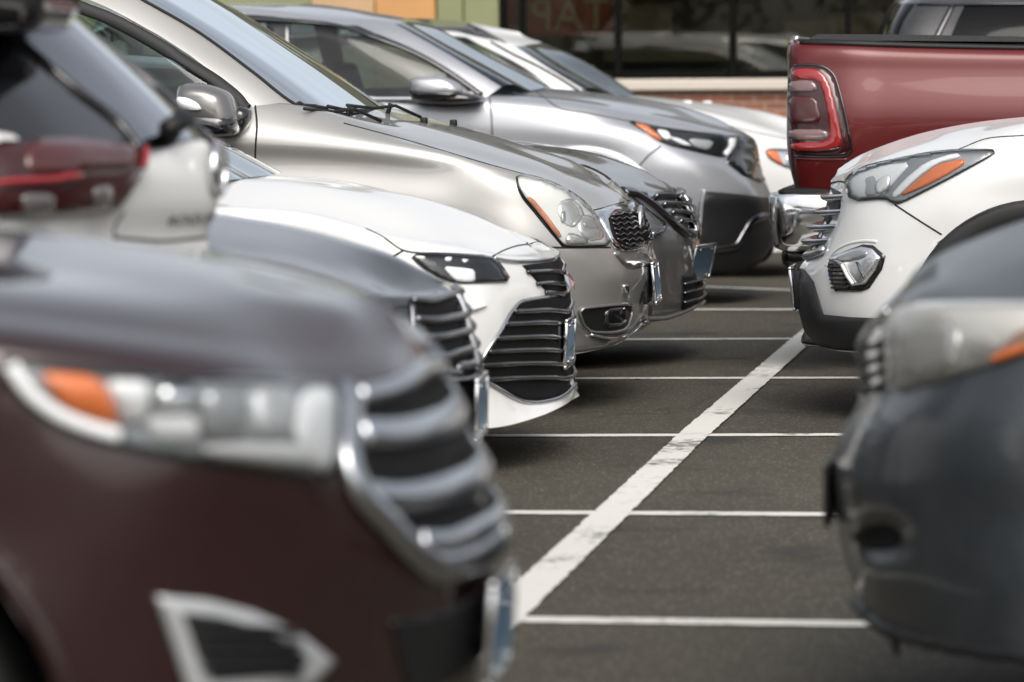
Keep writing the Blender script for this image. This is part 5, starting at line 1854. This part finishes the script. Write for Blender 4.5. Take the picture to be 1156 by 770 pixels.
# ======== red pickup, tail towards the lane
c = Car('red_pickup', 'dark red pickup truck with chrome rear bumper, tall tail lamp and black bed cover', 'pickup truck', 19.6, 1.03, -1, (892, 130), 5.8, 'pickup_red', GRP)
S = [-1.03, -1.03, -1.03, -1.03, -1.02, -.97, -.6, 0]
wh = [(c.nx + 1.25, .40, .47), (c.nx + 4.9, .40, .47)]
c.arches = wh
c.shell(S, [
    [(2150, 225), (1800, 225, -.98), (1300, 225, -.98), (1000, 224, -.98), (945, 219, -.97), (907, 213, -.94), (902, 213), (899, 213)],
    [(2150, 182), (1800, 182, -1.025), (1300, 182, -1.025), (1000, 182, -1.025), (945, 180, -1.025), (900, 180), (895, 180), (893, 180)],
    [(2150, 130, -1.045), (1800, 130, -1.045), (1300, 130, -1.045), (1000, 130, -1.045), (945, 130, -1.04), (898, 130), (892, 130), (890, 130)],
    [(2150, 82), (1800, 82, -1.0), (1300, 81, -1.0), (1000, 80, -1.0), (945, 79, -1.0), (899, 77, -.95), (894, 76), (891, 76)],
    [(2150, 70, -.985), (1800, 68, -.985), (1300, 64, -.985), (1000, 58, -.98), (945, 55, -.98), (899, 54, -.93), (893, 53), (890, 53)],
    [(2150, 62, -.96), (1800, 60, -.96), (1300, 57, -.95), (1000, 51, -.95), (945, 48.5, -.95), (903, 48, -.90), (896, 48), (891, 48)],
    [(2150, 60, -.86), (1800, 58, -.86), (1300, 55, -.86), (1000, 49, -.86), (945, 47, -.86), (910, 46.5, -.82), (903, 46.5, -.5), (898, 46.5)],
    [(2150, 60, 0), (1800, 58, 0), (1300, 55, 0), (1000, 49, 0), (950, 47, 0), (925, 46.5, 0), (915, 46.5, 0), (908, 46.5, 0)],
], hood=6, cowl=99, nr=7, rename={'interior': 'truck_bed'})
c.wheels(wh, R_=.40, lip=.05)
c.cabin([-.93, -.93, -.93, -.9, -.82, -.45, 0], [
    [(2150, 62), (1950, 62), (1700, 60), (1500, 58), (1440, 56), (1420, 56), (1410, 56)],
    [(2150, 10, -.85), (1950, 5, -.85), (1700, 0, -.85), (1510, 0, -.82), (1448, 0, -.74), (1430, 0, -.4), (1422, 0)],
    [(2050, -40, -.72), (1900, -42, -.72), (1700, -42, -.72), (1520, -42, -.70), (1456, -42, -.62), (1440, -44, -.32), (1434, -45)],
    [(2000, -55, -.3), (1900, -57, -.3), (1700, -57, -.3), (1580, -56, -.3), (1500, -54, -.25), (1470, -54, -.12), (1455, -54)],
], pillar=3, far=[1.0, 1.3, 1.9, 2.1], glass_side='dark_glass', glass_front='dark_glass', tail=True)
t_ = [(898, 75), (917, 74), (930, 77), (940, 86), (945, 100), (952, 128), (960, 168), (956, 174), (930, 175), (898, 174), (893, 150), (891, 110), (893, 80)]
tl = c.both('tail_lamp', patch(c.body, t_, .010, .010, bw=4, step=4, soft=1), 'dark_red_lens', sep=True)
c.both('red_lens', patch(c.body, [(900, 79), (916, 78), (929, 82), (938, 96), (946, 130), (953, 165), (930, 170), (898, 170), (896, 161), (936, 160), (939, 145), (932, 110), (925, 91), (899, 90), (897, 84)], .022, .005, bw=3, step=3, soft=1), 'red_lens', tl, sep=True)
c.both('clear_lens', patch(c.body, [(895, 93), (910, 91), (921, 93), (925, 104), (895, 105)], .024, .004, bw=3, step=3), 'clear_lens', tl, sep=True)
c.both('red_lens', patch(c.body, [(894, 109), (923, 109), (929, 138), (912, 140), (894, 139)], .024, .006, bw=3, step=3), 'brown_red_lens', tl, sep=True)
c.both('clear_lens', patch(c.body, [(894, 146), (935, 146), (937, 159), (895, 158)], .024, .004, bw=3, step=3), 'clear_lens', tl, sep=True)
c.both('lamp_seal', bar(c.body, smooth_poly([(897, 74), (917, 72.5), (932, 76), (942, 85), (947, 100), (954, 128), (962, 169), (957, 176.5), (930, 177), (897, 176)], 1, False), .012, .008, .002, curve=False), 'gloss_black')
c.both('side_crease', bar(c.body, [(899, 179), (930, 180), (957, 180)], .012, .010, .0), 'pickup_red')
cv = []
cov = [(940, 39.5, -.92, 912, 43.5)]
V, F = [], []
for s, k in ((-.93, 0), (0, 0), (.93, 0)):
    for (u, v) in ((911, 44.5), (923, 38.5), (1000, 38.8), (1200, 42), (1390, 45), (1390, 49), (1000, 46), (913, 47)):
        p = P(u, v, c.Yc - .93)
        V.append(Vector((p.x, c.Yc + s, p.z)))
for i in range(2):
    for k in range(8):
        F.append((i * 8 + k, i * 8 + (k + 1) % 8, i * 8 + 8 + (k + 1) % 8, i * 8 + 8 + k))
F += [tuple(range(8))[::-1], tuple(range(16, 24))]
obj('bed_cover', (V, F), 'bed_cover', c.root, smooth=False)
c.both('bed_rail', bar(c.body, [(905, 48), (945, 49), (1000, 51), (1300, 57), (1390, 59)], .035, .03, .002), 'black_plastic')
obj('tailgate_spoiler', sweep([Vector((P(897, 54, 18.8).x + .10 * s * s - .06, c.Yc + s, P(0, 52, 19.6).z)) for s in (-.86, -.84, -.6, 0, .6, .84, .86)], [Vector((-1, 0, .3))] * 7, .035, .03, 10), 'satin_chrome', c.root)
c.both('tailgate_gap', bar(c.body, [(893.5, 52), (892, 100), (893, 150), (897, 195), (902, 214)], .012, .008, .0, fb=-.94), 'seam')
# bumper: chrome face wrapping round to the bedsides, with a black step pad
Xb = P(868, 230, 18.75).x
path = [(0, t) for t in (0, .2, .4, .6, .85)] + [(.11 * (1 - math.cos(a)), .87 + .125 * math.sin(a)) for a in (.2, .5, .8, 1.1, 1.4)] + [(.16, .998), (.4, 1.0), (.62, 1.0)]
path = [(x, -y) for x, y in reversed(path)] + path[1:]
prof = [(.14, 215.5), (.022, 216), (.006, 217.5), (0, 221), (.002, 240), (.008, 260), (.016, 272), (.03, 278), (.06, 281), (.16, 280), (.16, 216)]
V, F = [], []
for i, (x, y) in enumerate(path):
    x0_, y0_ = path[max(0, i - 1)]
    x1_, y1_ = path[min(len(path) - 1, i + 1)]
    tx, ty = x1_ - x0_, y1_ - y0_
    L_ = math.hypot(tx, ty)
    nx_, ny_ = ty / L_, -tx / L_      # inward
    for dx, v in prof:
        V.append(Vector((Xb + x + nx_ * dx, c.Yc + y + ny_ * dx, P(880, v, 18.9).z)))
n = len(prof)
for i in range(len(path) - 1):
    for k in range(n):
        l = (k + 1) % n
        F.append((i * n + k, i * n + l, (i + 1) * n + l, (i + 1) * n + k))
F += [tuple(range(n))[::-1], tuple((len(path) - 1) * n + k for k in range(n))]
br = obj('rear_bumper', (V, F), 'chrome', c.root)
obj('step_pad', box(Xb + .05, Xb + .36, c.Yc - .98, c.Yc + .98, P(0, 222, 18.9).z, P(0, 212, 18.9).z, .03, 3), 'black_plastic', br)
obj('bumper_valance', box(Xb + .05, Xb + .40, c.Yc - .80, c.Yc + .95, P(0, 302, 18.9).z, P(0, 276, 18.9).z, .04, 3), 'gloss_black', br)
obj('tow_hitch', box(Xb + .02, Xb + .5, c.Yc - .06, c.Yc + .06, P(0, 306, 19.6).z, P(0, 285, 19.6).z, .01), 'black_plastic', c.root)
obj('fuel_tank', box(c.nx + 1.9, c.nx + 4.2, c.Yc - .8, c.Yc + .8, .42, .75, .08, 2), 'rubber', c.root)
c.finish()

# ======== dark SUV standing behind the pickup
c = Car('black_suv', 'black SUV with dark windows, only its top showing above the pickup bed', 'car', 24.3, .93, -1, (985, 200), 4.6, 'black_paint', GRP)
S = [-.93, -.93, -.93, -.92, -.85, -.55, 0]
wh = [(c.nx + .9, .36, .4), (c.nx + 3.6, .36, .4)]
c.arches = wh
c.shell(S, [
    [(1860, 290), (1500, 290), (1200, 290), (1080, 290), (1012, 290), (992, 290), (985, 290)],
    [(1860, 200), (1500, 200), (1200, 200), (1080, 200), (1012, 200), (991, 200), (984, 200)],
    [(1860, 120), (1500, 120), (1200, 120), (1080, 120), (1014, 120), (995, 120), (988, 120)],
    [(1860, 62, -.9), (1500, 60, -.9), (1200, 58, -.9), (1080, 56, -.88), (1020, 56, -.8), (1003, 56, -.5), (996, 56)],
    [(1860, 60, 0), (1500, 58, 0), (1200, 56, 0), (1080, 55, 0), (1040, 55, 0), (1020, 55, 0), (1005, 55, 0)],
], hood=3, cowl=99)
c.wheels(wh)
c.cabin([-.9, -.9, -.9, -.86, -.8, -.5, 0], [
    [(1700, 58), (1500, 58), (1200, 56), (1068, 55), (1010, 55), (994, 55), (988, 55)],
    [(1600, 25, -.82), (1500, 25, -.82), (1200, 25, -.82), (1080, 25, -.78), (1020, 25, -.72), (1003, 25, -.42), (996, 25)],
    [(1550, 6, -.72), (1450, 5, -.72), (1200, 4, -.72), (1090, 4, -.70), (1034, 4, -.64), (1016, 3, -.36), (1008, 3)],
    [(1500, -18, -.35), (1400, -20, -.35), (1200, -20, -.35), (1100, -18, -.35), (1050, -12, -.3), (1034, -10, -.16), (1024, -8)],
    [(1500, -22, 0), (1400, -24, 0), (1200, -24, 0), (1110, -22, 0), (1070, -18, 0), (1050, -16, 0), (1040, -14, 0)],
], pillar=3, far=[.8, 1.1, 1.4, 1.7, 1.7], glass_side='dark_glass', glass_front='dark_glass', pillarmat='black_paint', tail=True)
cs = c.cabin_s
c.both('window_trim', bar(cs, [(1036, 5), (1070, 5), (1200, 5), (1450, 6)], .025, .02, .004), 'gloss_black')
c.both('door_pillar', bar(cs, [(1075, 7), (1060, 37), (1052, 54)], .035, .02, .004), 'gloss_black')
c.seats([c.nx + 2.2], z=.7, top=1.35)
c.finish()

# ======== dark slate car near the camera
c = Car('slate_car', 'dark slate car close on the right with clouded headlight and round fog hollow', 'car', 8.8, .93, -1, (938, 530), 4.6, 'slate', GRP)
S = [-.93, -.93, -.93, -.91, -.78, -.56, -.28, 0]
wh = [(c.nx + .93, .35, .39), (c.nx + 3.6, .35, .39)]
c.arches = wh
c.shell(S, [
    [(3400, 745), (1600, 745), (1250, 745), (1156, 741, -.9), (1062, 728, -.76), (1006, 712, -.55), (979, 692), (968, 678)],
    [(3400, 660), (1600, 660), (1250, 660), (1150, 660), (1056, 660), (991, 652), (963, 641), (952, 632)],
    [(3400, 590), (1600, 590), (1250, 590), (1150, 590), (1050, 590, -.79), (983, 586, -.57), (953, 577), (942, 570)],
    [(3400, 530), (1600, 530), (1250, 530), (1145, 527, -.92), (1048, 526, -.8), (980, 528, -.57), (950, 529), (938, 531)],
    [(3400, 470), (1600, 470), (1250, 470), (1145, 468, -.91), (1050, 472, -.79), (988, 482, -.56), (960, 489, -.27), (948, 491)],
    [(3400, 410), (1600, 385), (1250, 385), (1145, 405, -.88), (1062, 430, -.77), (1006, 441, -.55), (979, 452, -.27), (968, 456)],
    [(3400, 330), (1600, 335), (1250, 343, -.91), (1150, 346, -.85), (1070, 347, -.71), (1016, 350, -.5), (987, 371, -.25), (974, 384)],
    [(3400, 318, -.86), (1600, 325, -.86), (1250, 336, -.86), (1150, 338, -.80), (1076, 338, -.67), (1022, 338, -.47), (994, 358, -.23), (981, 371)],
    [(3400, 225, -.5), (1600, 250, -.5), (1250, 280, -.5), (1160, 290, -.48), (1097, 299, -.4), (1048, 313, -.29), (1017, 338, -.15), (999, 355, 0)],
    [(3400, 200, 0), (1600, 205, 0), (1250, 228, 0), (1160, 247, 0), (1103, 267, 0), (1063, 285, 0), (1036, 303, 0), (1013, 335, 0)],
], hood=7, cowl=1.2, bumper=(5, 2.2), nr=9, nc=12, dents=[(990, 608, 48, 34, .085), (1000, 650, 60, 30, -.004)])
c.wheels(wh)
c.cabin([-.86, -.86, -.86, -.84, -.76, -.45, 0], [
    [(3300, 325), (2600, 325), (2200, 325), (1800, 325), (1730, 270), (1610, 215), (1560, 205)],
    [(3300, 180, -.76), (2600, 180, -.76), (2300, 180, -.76), (2050, 180, -.76), (1980, 175, -.66), (1860, 150, -.38), (1810, 145)],
    [(3200, 30, -.62), (2700, 20, -.62), (2450, 20, -.62), (2280, 25, -.62), (2210, 28, -.54), (2110, 20, -.28), (2070, 18)],
    [(3100, -10, -.3), (2750, -20, -.3), (2550, -20, -.3), (2380, -12, -.3), (2310, -8, -.24), (2240, -8, -.12), (2200, -8)],
], pillar=3, far=[.3, .5, .8, 1.0])
hl = [(1003, 362), (1018, 347), (1060, 345), (1156, 345), (1230, 345), (1236, 370), (1156, 400), (1118, 413), (1069, 427), (1016, 443), (1006, 437)]
c.headlight(hl, 'led_white', lens='hazed_lens', pieces=[
    ('turn_signal', [(1118, 413), (1136, 392), (1158, 371), (1232, 350), (1234, 370), (1156, 400)], 'amber', .018, .006),
    ('reflector', [(1092, 382), (1122, 378), (1128, 396), (1100, 408)], 'led_white', .01, .012),
    ('reflector', [(1018, 356), (1070, 352), (1088, 380), (1080, 420), (1020, 436)], 'lamp_silver', .006, .010)], bulge=.03, bw=18, step=6, rim=False)
gr = c.both('grille', patch(c.body, [(975, 384), (986, 372), (1000, 362), (1003, 395), (1003, 440), (985, 450), (970, 455)], .003, step=4, soft=0), 'gloss_black')
for y in (392, 408, 424, 440):
    c.slat('grille_slat', [(1000, y - 6), (985, y), (974, y + 3)], .016, .016, .004, 'grey_plastic', gr)
c.both('grille_chrome', bar(c.body, [(1003, 352), (988, 368), (976, 385), (972, 400)], .02, .02, .004), 'satin_chrome')
# fog hollow: a deep dish with a lamp at its back
fg = c.both('fog_recess', patch(c.body, [(960, 604), (978, 593), (1002, 590), (1018, 600), (1018, 614), (1000, 622), (975, 620)], .003, step=4, soft=2), 'deep_black')
q = P(927, 545, c.Yc - .15)
obj('plate_holder', box(q.x + .004, q.x + .016, c.Yc - .15, c.Yc + .15, P(0, 580, c.Yc).z, P(0, 512, c.Yc).z, .006), 'black_plastic', c.root)
q = P(1006, 712, 8.3)
obj('splash_clip', join(tube([q + Vector((0, 0, .03)), q + Vector((.005, 0, -.01)), q + Vector((.012, 0, -.05))], .012, r2=.006), box(q.x - .02, q.x + .025, q.y - .01, q.y + .01, q.z - .005, q.z + .04, .003)), 'rubber', c.root)
c.both('lower_valance', bar(c.body, [(968, 678), (979, 692), (1006, 712), (1062, 729), (1156, 741), (1250, 744)], .03, .04, .0), 'black_plastic')
c.gap([(1016, 344), (1070, 343), (1150, 343), (1250, 341)], w=.008)
c.seats([c.nx + 2.2], z=.6, top=1.25)
c.finish()
